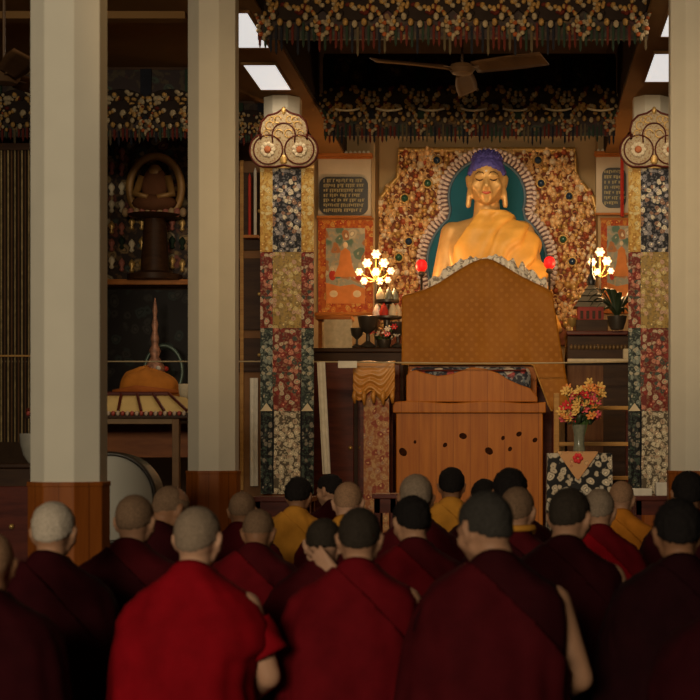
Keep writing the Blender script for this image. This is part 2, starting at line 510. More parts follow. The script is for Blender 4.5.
trefoil(X(654, 15.655), 15.655, 'cream trefoil cloth plaque at the right, partly hidden by the right-edge pillar')

# ------------------------------------------------------------------ valances
VB = brocade('dark_valance_brocade', (0.025, 0.014, 0.012), [(0.10, 0.055, 0.02), (0.035, 0.045, 0.03), (0.06, 0.016, 0.012)], 7, (0.045, 0.03, 0.016), cover=0.35)
VGOLD = plain('gold_applique', (0.27, 0.145, 0.04), 0.6, var=0.35, scale=30, bmp=0.3)
VCREAM = plain('cream_applique', (0.27, 0.20, 0.115), 0.7, var=0.25, scale=30, bmp=0.3)
VRED = plain('dull_red_silk', (0.075, 0.013, 0.008), 0.7)
VORANGE = plain('dull_orange_silk', (0.24, 0.06, 0.018), 0.7)

VMAW = plain('dark_brown_silk', (0.020, 0.013, 0.010), 0.9)
VTASSEL = plain('drab_silk', (0.07, 0.05, 0.026), 0.7)
def face_mb(s, rnd):
    """embroidered lion-face cluster: many small curls round a dark mouth, horns and hanging garlands"""
    g = MB()
    g.ell((0, .012, -.02 * s), (.86 * s, .012, .52 * s), 2, 18, 8)
    for q in range(46):
        a = rnd.uniform(0, 2 * PI); r = rnd.uniform(0.25, 1.0) ** 0.6
        x, z = 0.72 * s * r * math.cos(a), 0.42 * s * r * math.sin(a)
        if abs(x) < .16 * s and -.1 * s < z < .16 * s: continue
        g.ell((x, -0.01 * rnd.random(), z), (rnd.uniform(.045, .10) * s, 0.018, rnd.uniform(.045, .10) * s), rnd.choice((0, 0, 0, 1, 1, 3, 2)), 7, 5, (0, rnd.uniform(-1, 1), 0))
    for sx in (-1, 1):
        for q in range(7):
            f = q / 6
            g.ell((sx * s * (.30 + .5 * math.sin(f * PI) * .5 + .1 * f), -.012, s * (-.22 - .5 * f)), (.05 * s, .016, .06 * s), q % 2, 7, 5)
            g.ell((sx * s * (.5 + .42 * math.sin(f * PI * .8)), -.012, s * (.30 - .5 * f)), (.055 * s, .016, .055 * s), (q + 1) % 2, 7, 5)
    for q in range(7):
        a = PI + PI * q / 6
        g.ell((.42 * s * math.cos(a), -.014, -.28 * s + .34 * s * math.sin(a)), (.07 * s, .02, .09 * s), q % 2, 7, 5)
    return g
def pend_mb(s):
    g = MB()
    for q in range(9):
        a = 2 * PI * q / 9
        g.ell((0.26 * s * math.cos(a), 0, 0.30 * s * math.sin(a)), (.13 * s, .018, .11 * s), 0 if q % 3 else 1, 7, 5)
    for sx in (-1, 1):
        for q in range(5): g.ell((sx * s * (.22 + .07 * q), 0, s * (.34 + .14 * q)), (.085 * s, .016, .085 * s), (q % 2), 7, 5)
    g.ell((0, 0, -0.42 * s), (0.08 * s, 0.02, 0.16 * s), 0, 8, 5)
    return g

def valance(name, x0, x1, d, zt, zb, unit, label, cat='valance', ph=0.5, fr=0.42, dim=False):
    t = thing(name, label, cat, ((x0 + x1) / 2, d, zt), group='embroidered valances')
    Wd, H = x1 - x0, zt - zb
    rnd = random.Random(int(abs(x0) * 100 + d))
    wavy(Wd, H * 0.90, 0.012, 0.03, int(Wd * 9)).build('cloth', VB, t, smooth=60)
    n = max(1, int(round(Wd / unit))); u = Wd / n
    proto = [face_mb(u * 0.68, rnd), pend_mb(u * 0.34)]
    fm = pm = None
    for i in range(n):
        xx = -Wd / 2 + (i + 0.5) * u
        zz = -H * (1 - fr) + 0.08
        if fm is None:
            fm = proto[0].build('lion_face_applique', [VGOLD, VCREAM, VMAW, VRED], t, (xx, -0.055, zz), smooth=180)
        else:
            c = fm.copy(); COL.objects.link(c); c.location = (xx, -0.055, zz)
    for i in range(n + 1):
        xx = -Wd / 2 + min(max(i * u, 0.06), Wd - 0.06)
        zz = -H + u * 0.36
        if pm is None:
            pm = proto[1].build('pendant', [VCREAM, VORANGE], t, (xx, -0.06, zz), smooth=180)
        else:
            c = pm.copy(); COL.objects.link(c); c.location = (xx, -0.06, zz)
    tm = {}
    mats = [VRED, DARKGREEN, VTASSEL, DARKGREEN, VRED, NAVY]
    nt_ = min(95, int(Wd / (u / 12.0)))
    for i in range(nt_):
        k = rnd.randrange(6)
        xx = -Wd / 2 + (i + 0.5) * Wd / nt_
        if k not in tm:
            h = H * (0.15 + 0.03 * (k % 3))
            tm[k] = MB().prism([(-0.010, 0), (0.010, 0), (0.010, -h + 0.03), (0, -h), (-0.010, -h + 0.03)], -0.006, 0.006).build('tassel_strip', mats[k], t, (xx, -0.04, -H * 0.82 + 0.03 * (k % 2)))
        else:
            c = tm[k].copy(); COL.objects.link(c); c.location = (xx, -0.04, -H * 0.82 + 0.05 * rnd.random())
    # coloured upright bands between the faces
    for i in range(n + 1):
        xx = -Wd / 2 + min(max(i * u, 0.05), Wd - 0.05)
        MB().box((0, 0, -H * 0.35), (u * 0.22, 0.02, H * 0.7)).build('silk_band', (DARKGREEN, NAVY)[i % 2], t, (xx, -0.032, 0))
    MB().box((0, 0, 0.02), (Wd, 0.05, 0.05)).build('top_rail', DARKWOOD, t)
    return t
valance('valance', -2.146, 1.098, 12.85, 5.55, 4.37, 0.53, 'nearer embroidered valance hanging across the top of the photo', ph=0.5, fr=0.32)
valance('valance', -2.05, 1.06, 16.5, 5.25, 4.33, 0.50, 'farther embroidered valance hanging just above the golden statue')
valance('valance', -2.94, -2.62, 16.2, 4.70, 4.25, 0.32, 'short embroidered valance piece to the left of the left trefoil plaque')
valance('valance', -5.9, -3.05, 14.75, 4.70, 3.98, 0.48, 'dark embroidered valance over the shadowy shrine in the left aisle', fr=0.4)

# scalloped gilt pelmet line in the far valance
pm = MB()
for i in range(7):
    xx = -1.8 + i * 0.45
    pm.tube([(xx - 0.14, 16.43, 4.70), (xx - 0.07, 16.42, 4.68), (xx, 16.42, 4.675), (xx + 0.07, 16.42, 4.68), (xx + 0.14, 16.43, 4.70)], 0.012, 0, 6)
tag(pm.build('trim_3', CREAM, smooth=180), 'row of thin pale arcs on the dark far valance', 'trim', kind='structure')

# ------------------------------------------------------------------ ceiling fans
FANM = plain('brown_fan_enamel', (0.10, 0.05, 0.02), 0.5)
FANB = plain('brown_fan_blade', (0.11, 0.05, 0.018), 0.6)
def fan(loc, rz, label):
    t = thing('ceiling_fan', label, 'ceiling fan', loc, rz, 'ceiling fans')
    top = (5.80 if loc[0] > -2 else SOF) - loc[2]
    MB().lathe([(0.012, 0.05), (0.012, top - 0.06), (0.06, top - 0.05), (0.06, top)], n=12).build('rod', FANM, t, smooth=40)
    MB().lathe([(0.02, -0.05), (0.09, -0.04), (0.12, 0.0), (0.10, 0.035), (0.03, 0.06)], n=24).build('motor', FANM, t, smooth=40)
    for k in range(3):
        def g(u, v):
            r = 0.13 + 0.72 * u
            wdt = (0.06 + 0.035 * math.sin(u * PI * 0.8)) * (v - 0.5) * 2
            return (r, wdt, -0.07 * (v - 0.5) - 0.02 * u)
        b = MB().grid(g, 12, 5).build('blade', FANB, t, solid=0.012, smooth=40)
        b.rotation_euler = (0, 0, k * 2 * PI / 3)
        MB().box((0.13, 0, 0), (0.12, 0.04, 0.012)).build('blade_arm', FANM, b)
    return t
fan((X(462, 13.7), 13.7, Z(69, 13.7)), math.radians(-32), 'brown ceiling fan hanging above the golden statue, below the near valance')
f2 = fan((X(4, 11.5), 11.5, Z(78, 11.5)), math.radians(-62), 'brown ceiling fan at the left edge of the photo')
MB().ell((0.02, -0.10, -0.03), (.03, .03, .02)).build('fan_highlight', plain('fan_highlight', (.6, .55, .45), .2, .8), f2, smooth=180)  # pale bead standing in for the highlight on the fan

# ------------------------------------------------------------------ golden backdrop and statue
BD = 19.6
def pxpoly(pts, d, cx, cz): return [(X(x, d) - cx, Z(y, d) - cz) for x, y in pts]
bc = P(487, 300, BD)
t = thing('carved_backdrop', 'wide gilded carved backdrop full of small figures behind the golden statue', 'carving', bc)
outl = [(376, 345), (376, 218), (381, 198), (392, 184), (398, 178), (399, 150), (575, 150), (576, 178), (582, 184), (593, 198), (598, 218), (598, 345)]
MB().prism(pxpoly(outl, BD, bc.x, bc.z), 0, 0.08).build('backing', plain('red_gilt_ground', (0.20, 0.06, 0.025), 0.6, var=0.5, scale=14), t)
def inside(x, y, poly):
    r = False; n = len(poly)
    for i in range(n):
        (x1, y1), (x2, y2) = poly[i], poly[(i + 1) % n]
        if (y1 > y) != (y2 > y) and x < (x2 - x1) * (y - y1) / (y2 - y1) + x1: r = not r
    return r
rl = MB(); rnd = random.Random(3); s = S(1, BD)
cnt = 0; pts_ = []
tries = 0
while cnt < 1000 and tries < 40000:
    tries += 1
    x = rnd.uniform(378, 596); y = rnd.uniform(152, 330)
    if not inside(x, y, outl): continue
    if (x - 487) ** 2 / 66 ** 2 + (y - 262) ** 2 / 58 ** 2 < 0.9 or (x - 487) ** 2 + (y - 197) ** 2 < 42 ** 2: continue
    r = rnd.choice((1.8, 2.2, 2.6, 3.2, 4.0))
    if any((x - a) ** 2 + (y - b) ** 2 < ((r + c) * 0.62) ** 2 for a, b, c in pts_): continue
    pts_.append((x, y, r)); cnt += 1
    c = (X(x, BD) - bc.x, -0.01, Z(y, BD) - bc.z)
    k = rnd.random(); mi = 0 if k < 0.5 else (1 if k < 0.68 else (2 if k < 0.84 else 3))
    if r > 2.4:
        rl.ell(c, (r * s, 0.05, r * s * 1.1), mi, 8, 6)
        rl.ell((c[0] + 0.2 * s, c[1] - 0.03, c[2] + r * s), (r * 0.5 * s, 0.04, r * 0.5 * s), 0, 7, 5)
    elif rnd.random() < 0.35:
        rl.tube([(c[0] + r * 1.3 * s * math.cos(a), -0.02, c[2] + r * 1.3 * s * math.sin(a)) for a in [i * 0.9 for i in range(6)]], 0.7 * s, mi, 5)
    else:
        rl.ell(c, (r * s, 0.045, r * s * rnd.uniform(0.8, 1.5)), mi, 7, 5, (0, rnd.uniform(-1, 1), 0))
GP = plain('gilt_paint', (0.78, 0.50, 0.23), 0.5, 0.15, 0.25, 24)
rl.build('gilt_relief', [GP, OLDGOLD, plain('red_gilt', (0.36, 0.08, 0.03), 0.5), plain('pale_gilt', (0.80, 0.66, 0.46), 0.5)], t, smooth=180)
rim = MB(); rim.tube([(x, -0.01, z) for x, z in pxpoly(outl, BD, bc.x, bc.z)], 0.035, 0, 8)
rim.build('gilt_rim', OLDGOLD, t, smooth=180)
JW = plain('dark_blue_stone', (0.02, 0.045, 0.09), 0.15); JG = plain('green_stone', (0.03, 0.10, 0.06), 0.2)
for i, (x, y) in enumerate(((428, 184), (409, 242), (437, 161), (399, 258), (541, 184), (569, 197), (563, 240), (538, 161), (572, 262), (405, 199))):
    j = MB().ell((0, -0.06, 0), (3.6 * s, 0.05, 3.6 * s)).build('jewel', JW if i % 3 else JG, t, (X(x, BD) - bc.x, 0, Z(y, BD) - bc.z), smooth=180)
    MB().tube([(4.4 * s * math.cos(a), -0.05, 4.4 * s * math.sin(a)) for a in [i * PI / 8 for i in range(16)]], 1.0 * s, 0, 6, True).build('jewel_setting', OLDGOLD, j, smooth=180)

# aureole: teal ground, pale petal border
AD = 19.5
ac = P(487, 262, AD); s = S(1, AD)
t = thing('aureole', 'teal halo panel with a pale scalloped border behind the golden statue', 'halo', ac)
def aure(ru, rlx, rly, notch):
    """outline in px round (487,262): head circle over a wider body oval, joined in a notch"""
    up = [(487 + ru * math.cos(a), 198 - ru * math.sin(a)) for a in [math.radians(-18 + 216 * i / 36) for i in range(37)]]
    right = [(487 + rlx * math.cos(a), 264 - rly * math.sin(a)) for a in [math.radians(-50 + 100 * i / 20) for i in range(21)]]
    left = [(974 - x, y) for x, y in right]
    return [(487 + rlx * 0.45, 316)] + right + up + left[::-1] + [(487 - rlx * 0.45, 316)]
inner = pxpoly(aure(38, 59.5, 58, 0), AD, ac.x, ac.z)
outer = pxpoly(aure(48, 69, 66, 0), AD, ac.x, ac.z)
MB().prism(inner, -0.06, 0.0).build('teal_ground', TEAL, t)
MB().prism(outer, -0.03, 0.10).build('border_ground', plain('mauve_grey_paint', (0.20, 0.12, 0.12), 0.6), t)
def resample(poly, step):
    out = []; acc = 0
    for i in range(len(poly) - 1):
        a, b = Vector(poly[i]), Vector(poly[i + 1]); L = (b - a).length
        while acc < L:
            out.append((a + (b - a) * (acc / max(L, 1e-6)), (b - a).normalized())); acc += step
        acc -= L
    return out
mid = pxpoly(aure(43, 64.5, 62.5, 0), AD, ac.x, ac.z)
pb = MB()
for p, tg in resample(mid, 4.3 * s):
    pb.ell((p.x, -0.05, p.y), (1.6 * s, 0.035, 3.9 * s), 0, 7, 6, (0, -math.atan2(tg.y, tg.x), 0))
pb.build('petal_border', PINKWHITE, t, smooth=180)
ob = MB()
for p, tg in resample(outer, 5.2 * s):
    ob.ell((p.x, -0.03, p.y), (2.4 * s, 0.04, 2.4 * s), 0, 7, 5)
ob.build('bead_edge', PINKWHITE, t, smooth=180)
ib = MB(); ib.tube([(x, -0.06, z) for x, z in inner], 0.018, 0, 6)
ib.build('inner_rim', plain('blue_rim_paint', (0.10, 0.16, 0.22), 0.5), t, smooth=180)

# ------------------------------------------------------------------ figures
def hull(mb, balls):
    b = bmesh.new()
    for c, r in balls:
        bmesh.ops.create_icosphere(b, subdivisions=2, radius=r, matrix=Matrix.Translation(c))
    res = bmesh.ops.convex_hull(b, input=b.verts)
    bad = [e for e in res['geom_interior'] if isinstance(e, bmesh.types.BMVert)]
    bmesh.ops.delete(b, geom=bad, context='VERTS')
    b.verts.index_update()
    mb.add([v.co.copy() for v in b.verts], [tuple(v.index for v in f.verts) for f in b.faces])
    b.free()

def cap(mb, a, b, ra, rb):
    mb.tube([a, b], [ra, rb], n=14)
    mb.ell(a, ra, nu=14, nv=8); mb.ell(b, rb, nu=14, nv=8)

def chain(mb, pts, rs):
    for i in range(len(pts) - 1): cap(mb, pts[i], pts[i + 1], rs[i], rs[i + 1])

def hand(mb, wr, d, n, thumb, curl=0.35, k=1.0):
    """palm, four unequal bent fingers and a thumb from the palm's side; d = pointing way, n = palm normal, thumb = +-1 side"""
    d = Vector(d).normalized(); n = Vector(n); n = (n - d * n.dot(d)).normalized(); u = d.cross(n) * thumb
    wr = Vector(wr)
    hull(mb, [(wr, 0.026 * k), (wr + d * 0.085 * k + u * 0.030 * k, 0.013 * k), (wr + d * 0.08 * k - u * 0.032 * k, 0.012 * k), (wr + d * 0.03 * k + u * 0.03 * k, 0.015 * k)])
    for i, L in enumerate((0.074, 0.084, 0.078, 0.060)):
        o = (0.031 - 0.0215 * i) * k
        p = wr + d * (0.085 - 0.004 * abs(i - 1)) * k + u * o
        dd = (d + u * (0.12 - 0.08 * i)).normalized()
        pts = [p]
        for q, seg in enumerate((0.42, 0.32, 0.26)):
            a = curl * (q + 0.6)
            p = p + (dd * math.cos(a) + n * math.sin(a)) * L * seg * k
            pts.append(p)
        chain(mb, pts, [0.0098 * k, 0.0092 * k, 0.0085 * k, 0.0075 * k])
    p = wr + d * 0.028 * k + u * 0.034 * k
    p1 = p + (d * 0.6 + u * 0.75 + n * 0.25).normalized() * 0.036 * k
    p2 = p1 + (d * 0.9 + u * 0.25 + n * 0.4).normalized() * 0.03 * k
    chain(mb, [p, p1, p2], [0.014 * k, 0.0115 * k, 0.009 * k])

def head_mb(mb, H, ear=1.0):
    """head around the ear-level centre; H is the head matrix"""
    h = MB()
    h.ell((0, -0.012, 0.030), (0.0765, 0.095, 0.085), nu=24, nv=16)
    h.ell((0, -0.03, -0.005), (0.067, 0.075, 0.07), nu=20, nv=12)
    hull(h, [(Vector((0, 0.042, 0.03)), 0.052), (Vector((0.038, 0.046, -0.028)), 0.030), (Vector((-0.038, 0.046, -0.028)), 0.030),
             (Vector((0, 0.068, -0.094)), 0.018), (Vector((0.046, 0.0, -0.062)), 0.020), (Vector((-0.046, 0.0, -0.062)), 0.020)])
    cap(h, (0, 0.088, 0.008), (0, 0.106, -0.034), 0.009, 0.013)
    for sx in (-1, 1):
        h.ell((sx * 0.012, 0.098, -0.037), 0.009)
        cap(h, (sx * 0.016, 0.086, 0.016), (sx * 0.048, 0.072, 0.014), 0.010, 0.009)
        h.ell((sx * 0.048, 0.055, -0.025), 0.024)
        h.ell((sx * 0.080, -0.008, -0.008), (0.010, 0.021 * ear, 0.034 * ear), rot=(0.15, sx * 0.25, sx * 0.35))
        h.ell((sx * 0.078, 0.002, -0.03 * ear), (0.009, 0.011, 0.014 * ear))
    cap(h, (-0.018, 0.088, -0.058), (0.018, 0.088, -0.058), 0.0075, 0.0075)
    cap(h, (-0.015, 0.087, -0.069), (0.015, 0.087, -0.069), 0.008, 0.008)
    mb.add(h.v, h.f, 0, H)

def bake(mb, name, mat, voxel, parent, smooth_it=5):
    me = bpy.data.meshes.new('tmp'); me.from_pydata(mb.v, [], mb.f)
    b = bmesh.new(); b.from_mesh(me); bmesh.ops.recalc_face_normals(b, faces=b.faces); b.to_mesh(me); b.free()
    o = bpy.data.objects.new(name, me); COL.objects.link(o)
    md = o.modifiers.new('r', 'REMESH'); md.mode = 'VOXEL'; md.voxel_size = voxel
    ms = o.modifiers.new('s', 'SMOOTH'); ms.iterations = smooth_it; ms.factor = 0.5
    dg = bpy.context.evaluated_depsgraph_get()
    nm = bpy.data.meshes.new_from_object(o.evaluated_get(dg)); nm.name = name
    o.modifiers.clear(); o.data = nm
    bpy.data.meshes.remove(me)
    nm.materials.clear(); nm.materials.append(mat)
    for p in nm.polygons: p.use_smooth = True
    o.parent = parent
    return o

def hair_from(body, Hi, name, mat, parent, thick, test):
    """hair grown from the scalp of the body mesh: faces that pass the test, lifted along their normals"""
    me = body.data
    keep = [p for p in me.polygons if test(Hi @ p.center)]
    idx = {}; vs = []; cnt = {}
    for p in keep:
        for e in p.edge_keys: cnt[e] = cnt.get(e, 0) + 1
    rimv = set(i for e, c in cnt.items() if c == 1 for i in e)
    fs = []
    for p in keep:
        f = []
        for i in p.vertices:
            if i not in idx:
                v = me.vertices[i]
                t = -0.002 if i in rimv else thick * (0.75 + 0.5 * noise.noise(v.co * 60))
                idx[i] = len(vs); vs.append(v.co + v.normal * t)
            f.append(idx[i])
        fs.append(tuple(f))
    mb = MB().add(vs, fs)
    return mb.build(name, mat, parent, smooth=180)

def lerp_rings(rings, z):
    if z <= rings[0][0]: return rings[0][1:]
    for a, b in zip(rings, rings[1:]):
        if z <= b[0]:
            t = (z - a[0]) / (b[0] - a[0]); t = t * t * (3 - 2 * t) * 0.6 + t * 0.4
            return tuple(p + (q - p) * t for p, q in zip(a[1:], b[1:]))
    return rings[-1][1:]

def cut_mesh(o, planes):
    b_ = bmesh.new(); b_.from_mesh(o.data)
    for co, no in planes:
        bmesh.ops.bisect_plane(b_, geom=b_.verts[:] + b_.edges[:] + b_.faces[:], plane_co=co, plane_no=no, clear_outer=True)
    b_.to_mesh(o.data); b_.free()
    for p_ in o.data.polygons: p_.use_smooth = True
    return o

# z, half width right, half width left, front, back, centre y weight
LOWER = [(0.0, .305, .305, .36, .215), (.07, .315, .315, .37, .22), (.13, .295, .295, .33, .215)]
UPPER = [(.60, .190, .190, .118, .138), (.64, .142, .142, .102, .122), (.675, .104, .104, .092, .106), (.70, .080, .080, .082, .092), (.73, .064, .064, .070, .076)]
RINGS_WRAP = LOWER + [(.20, .285, .285, .27, .215), (.30, .272, .272, .20, .20), (.42, .262, .262, .165, .185), (.50, .250, .250, .145, .170), (.555, .228, .228, .13, .155)] + UPPER
RINGS_BARE = LOWER + [(.20, .225, .285, .27, .215), (.30, .205, .272, .20, .20), (.42, .212, .262, .165, .185), (.50, .218, .250, .145, .170), (.555, .216, .228, .13, .155)] + UPPER
RINGS_SLEEVE = LOWER + [(.20, .225, .285, .27, .215), (.30, .205, .272, .20, .20), (.38, .225, .265, .165, .185), (.42, .258, .262, .165, .185), (.50, .258, .250, .145, .170), (.555, .232, .228, .13, .155)] + UPPER

def robe_fn(rings, lean, seed, ztop, off=0.0, fold=1.0):
    def fn(u, v):
        z = ztop * v
        r = lerp_rings(rings, z)
        a = 2 * PI * u
        ca, sa = math.cos(a), math.sin(a)
        zd = (0.055 * max(0.0, sa) + 0.030 * ca * ca) * max(0.0, (z - 0.60) / 0.12)
        hx = r[0] if ca > 0 else r[1]
        hy = r[2] if sa > 0 else r[3]
        e = 0.86
        x = math.copysign(abs(ca) ** e, ca) * hx; y = math.copysign(abs(sa) ** e, sa) * hy
        fade = min(1, max(0, (ztop - z) / 0.12))
        q = Vector((x * 7 + seed * 3.1, y * 7, z * 3.2 + x * 4))
        dsp = noise.noise(q) * 0.016 + noise.noise(q * 2.3) * 0.009
        dsp += 0.006 * math.sin(a * 13 + seed + 5 * z) * (1 - v) ** 0.8
        dsp = dsp * fade * fold + off
        L = math.hypot(x, y) + 1e-6
        k = max(0.0, min(1.0, (z - 0.12) / 0.56)); k = k * k * (3 - 2 * k)
        return Vector((x + x / L * dsp, y + y / L * dsp + lean * k, z - zd))
    return fn

def person(px, top, d, label, robe, skin, hair, hair_t=0.004, yaw=0.0, pitch=0.0, lean=0.05, bare=None, rz=0.0, shawl=None, sleeve=None,
           collar=None, bald=0.0, voxel=0.0085, neck_hand=False, fold=1.0, group='monks seated on the hall floor'):
    x = X(px, d)
    pv = Vector((0, lean + 0.0, 0.665))
    drop = Matrix.Translation(pv) @ Euler((-math.radians(pitch), 0, math.radians(yaw))).to_matrix().to_4x4() @ Matrix.Translation((0, 0.035, 0.122))
    # height of crown for this pose
    ztop_l = max((drop @ Vector((0, -0.012 + 0.095 * math.cos(b), 0.03 + 0.085 * math.sin(b)))).z for b in [i * PI / 12 for i in range(13)]) + hair_t * 0.7
    s = Z(top, d) / ztop_l
    t = thing('person', label, 'person', (x, d, 0), math.radians(rz), group)
    t.scale = (s, s, s)
    b = MB()
    yl = lean
    cap(b, (-.08, -.03, .115), (.08, -.03, .115), .11, .11)
    hull(b, [(Vector((.06, -.02, .14)), .11), (Vector((-.06, -.02, .14)), .11), (Vector((.06, yl * .8 - .01, .46)), .11), (Vector((-.06, yl * .8 - .01, .46)), .11)])
    hull(b, [(Vector((.06, yl * .8 - .01, .46)), .105), (Vector((-.06, yl * .8 - .01, .46)), .105), (Vector((.13, yl, .555)), .055), (Vector((-.13, yl, .555)), .055), (Vector((0, yl, .60)), .055)])
    cap(b, (0, yl - .012, .60), (0, yl + .02, .70), .056, .053)
    nb = drop @ Vector((0, -0.02, -0.05))
    cap(b, (0, yl + .0, .665), tuple(nb), .054, .054)
    hand_m = []
    for sx in (-1, 1):
        sh = Vector((sx * .165, yl, .548))
        if neck_hand and sx == 1:
            el = Vector((.285, yl - .10, .47)); wr = Vector((.075, yl - .10, .655))
            chain(b, [sh, el, wr], [.054, .042, .03])
            hand(b, wr, (-.75, .05, .62), (.2, 1, .2), 1, 0.3)
            nhand = (el, wr)
        elif bare and sx == 1:
            el = Vector((.262, yl - .01, .315)); wr = Vector((.17, .27, .215))
            chain(b, [sh + Vector((.012, 0, 0)), el, wr], [.060, .043, .029])
            hand(b, wr, (-.7, .5, -.1), (0, .2, -1), 1, 0.4)
        else:
            el = Vector((sx * .218, yl + .02, .31)); wr = Vector((sx * .10, .26, .20))
            chain(b, [sh, el, wr], [.055, .042, .029])
            hand(b, wr, (-sx * .8, .4, -.05), (0, .1, -1), sx, 0.4)
        kn = Vector((sx * .238, .235, .085)); an = Vector((-sx * .05, .265 + .03 * sx, .065))
        chain(b, [Vector((sx * .09, .0, .115)), kn, an], [.09, .062, .04])
        chain(b, [an, an + Vector((-sx * .10, .05, -.012))], [.036, .024])
    head_mb(b, drop)
    body = bake(b, 'body', skin, voxel, t)
    Hi = drop.inverted()
    for sx in (-1, 1):
        MB().ell(tuple(drop @ Vector((sx * .031, .083, .0))), (.012, .008, .009), rot=(-math.radians(pitch), 0, math.radians(yaw))).build('eye', BLACK, t, smooth=180)
    def test(q):
        if abs(q.x) > .078 and q.z < .035: return False
        if bald and q.z > .06 + 0.02 * q.y / .09 and q.y > -.05 + bald: return False
        lim = .58 * q.y + (.005 if q.y > -.03 else .005)
        if q.y > .05: lim = .052 + (q.y - .05) * 0.3
        return q.z > max(lim, -.062) and q.y < .088
    if hair is not None:
        hair_from(body, Hi, 'hair', hair, t, hair_t, test)
    rings = RINGS_SLEEVE if sleeve is not None else (RINGS_BARE if bare else RINGS_WRAP)
    seed = (px * 0.37) % 9
    MB().grid(robe_fn(rings, lean, seed, 0.722, 0, fold), 72, 50, closed=True).build('robe', robe, t, smooth=180, solid=0.008)
    if shawl is not None:
        so = MB().grid(robe_fn(rings, lean, seed + 4, 0.705, 0.013, fold * 1.15), 72, 48, closed=True).build('shawl', shawl, t, smooth=180, solid=0.014)
        cut_mesh(so, [((0, 0, .585), (1, .42, .9)), ((0, 0, .15), (0.15, 0, -1))])
    if collar is not None:
        c = MB()
        c.tube([(0.086 * math.cos(a), lean - 0.008 + 0.092 * math.sin(a), 0.70 + (0.012 if math.sin(a) < 0 else -0.03 * math.sin(a))) for a in [2 * PI * i / 24 for i in range(24)]], 0.016, closed=True, n=8)
        c.build('collar', collar, t, smooth=180)
    if sleeve is not None:
        sl = MB()
        def sf(u, v):
            a = 2 * PI * u
            c = Vector((.205, yl, .50)).lerp(Vector((.257, yl - .01, .385)), v)
            r = .058 + .014 * v + .004 * math.sin(5 * a + 7 * v)
            ax = Vector((.085, -.01, -.16)).normalized(); u1 = ax.cross(Vector((0, 1, 0))).normalized(); u2 = ax.cross(u1)
            return c + (u1 * math.cos(a) + u2 * math.sin(a)) * r
        sl.grid(sf, 24, 10, closed=True)
        sl.build('sleeve', sleeve, t, smooth=180, solid=0.008)
    return t

def skin(name, c): return plain(name, c, 0.55, var=0.08, scale=14, bmp=0.05)
SK_A = skin('skin_tan', (0.40, 0.205, 0.115)); SK_B = skin('skin_brown', (0.27, 0.125, 0.062)); SK_C = skin('skin_light', (0.52, 0.28, 0.17))
def stub(name, c): return plain(name, c, 0.85, var=0.3, scale=160, bmp=0.4)
H_BLACK = stub('black_hair', (0.014, 0.011, 0.010)); H_DARK = stub('dark_stubble', (0.034, 0.025, 0.018)); H_GREY = stub('grey_stubble', (0.24, 0.17, 0.115))
H_BROWN = stub('brown_grey_stubble', (0.17, 0.10, 0.058)); H_WHITE = stub('white_stubble', (0.48, 0.39, 0.30)); H_SALT = stub('salt_pepper_hair', (0.040, 0.034, 0.028))
H_SKIN = stub('skin_toned_stubble', (0.30, 0.165, 0.09))
def cloth(name, c): return plain(name, c, 0.85, var=0.18, scale=9, bmp=0.25, sheen=0.0)
R_BRIGHT = cloth('bright_crimson_cloth', (0.23, 0.003, 0.007)); R_RED = cloth('crimson_cloth', (0.125, 0.004, 0.007)); R_MAR = cloth('maroon_cloth', (0.060, 0.004, 0.006))
R_DARK = cloth('dark_maroon_cloth', (0.030, 0.003, 0.0045)); R_DEEP = cloth('deepest_maroon_cloth', (0.016, 0.0025, 0.0035))
R_YEL = cloth('ochre_cloth', (0.50, 0.215, 0.028)); R_ORG = cloth('orange_ochre_cloth', (0.48, 0.165, 0.018))

person(46, 502, 5.75, 'person with white cropped hair and dark maroon robe before the nearest pillar, left', R_DARK, SK_A, H_WHITE, 0.006, pitch=8, shawl=R_DARK)
person(-16, 533, 4.85, 'bald person at the left edge, only the side of the head in the photo', R_DARK, SK_B, H_SKIN, 0.003, pitch=12, yaw=15)
person(128, 495, 6.45, 'person in maroon with brown-grey cropped head in front of the drum', R_MAR, SK_A, H_BROWN, 0.004, pitch=10, yaw=-4, shawl=R_DARK)
person(155, 486, 7.6, 'person with balding bowed head turned right, between drum and second pillar', R_DARK, SK_B, H_BROWN, 0.004, yaw=-40, pitch=24, bald=0.02)
person(190, 507, 5.25, 'person in bright crimson short-sleeved robe with bare right elbow, nearest the camera', R_BRIGHT, SK_C, H_GREY, 0.004, yaw=-9, pitch=5, lean=0.06, bare=True, sleeve=R_BRIGHT, fold=1.1)
person(239, 492, 8.6, 'person in dark maroon with grey cropped head in front of the second pillar base', R_MAR, SK_B, H_BROWN, 0.004, pitch=14)
person(253, 510, 7.05, 'person in folded maroon shawl with bowed brown head, right of the bright crimson robe', R_MAR, SK_B, H_BROWN, 0.004, pitch=26, lean=0.08, shawl=R_RED, fold=1.7)
person(295, 477, 9.9, 'black-haired person in ochre robe before the left brocade hanging', R_YEL, SK_B, H_BLACK, 0.016, pitch=12, yaw=-10, shawl=R_YEL, fold=1.8)
person(334, 474, 11.3, 'dark-haired person turned left, just behind the bald head near the left brocade', R_DARK, SK_A, H_BLACK, 0.014, yaw=60, pitch=8)
person(346, 482, 8.4, 'person with shiny bald head and ochre shawl over maroon, left of the throne', R_YEL, SK_C, H_SKIN, 0.002, pitch=14, bald=0.03, shawl=R_MAR)
person(320, 519, 6.15, 'person with dark bowed head holding a bare arm to the nape', R_MAR, SK_C, H_DARK, 0.005, pitch=24, lean=0.05, neck_hand=True, voxel=0.0065)
person(357, 508, 5.55, 'person with dark cropped head, big ears and crimson robe, bare right arm, in the middle', R_RED, SK_A, H_DARK, 0.005, pitch=8, bare=True, shawl=R_RED)
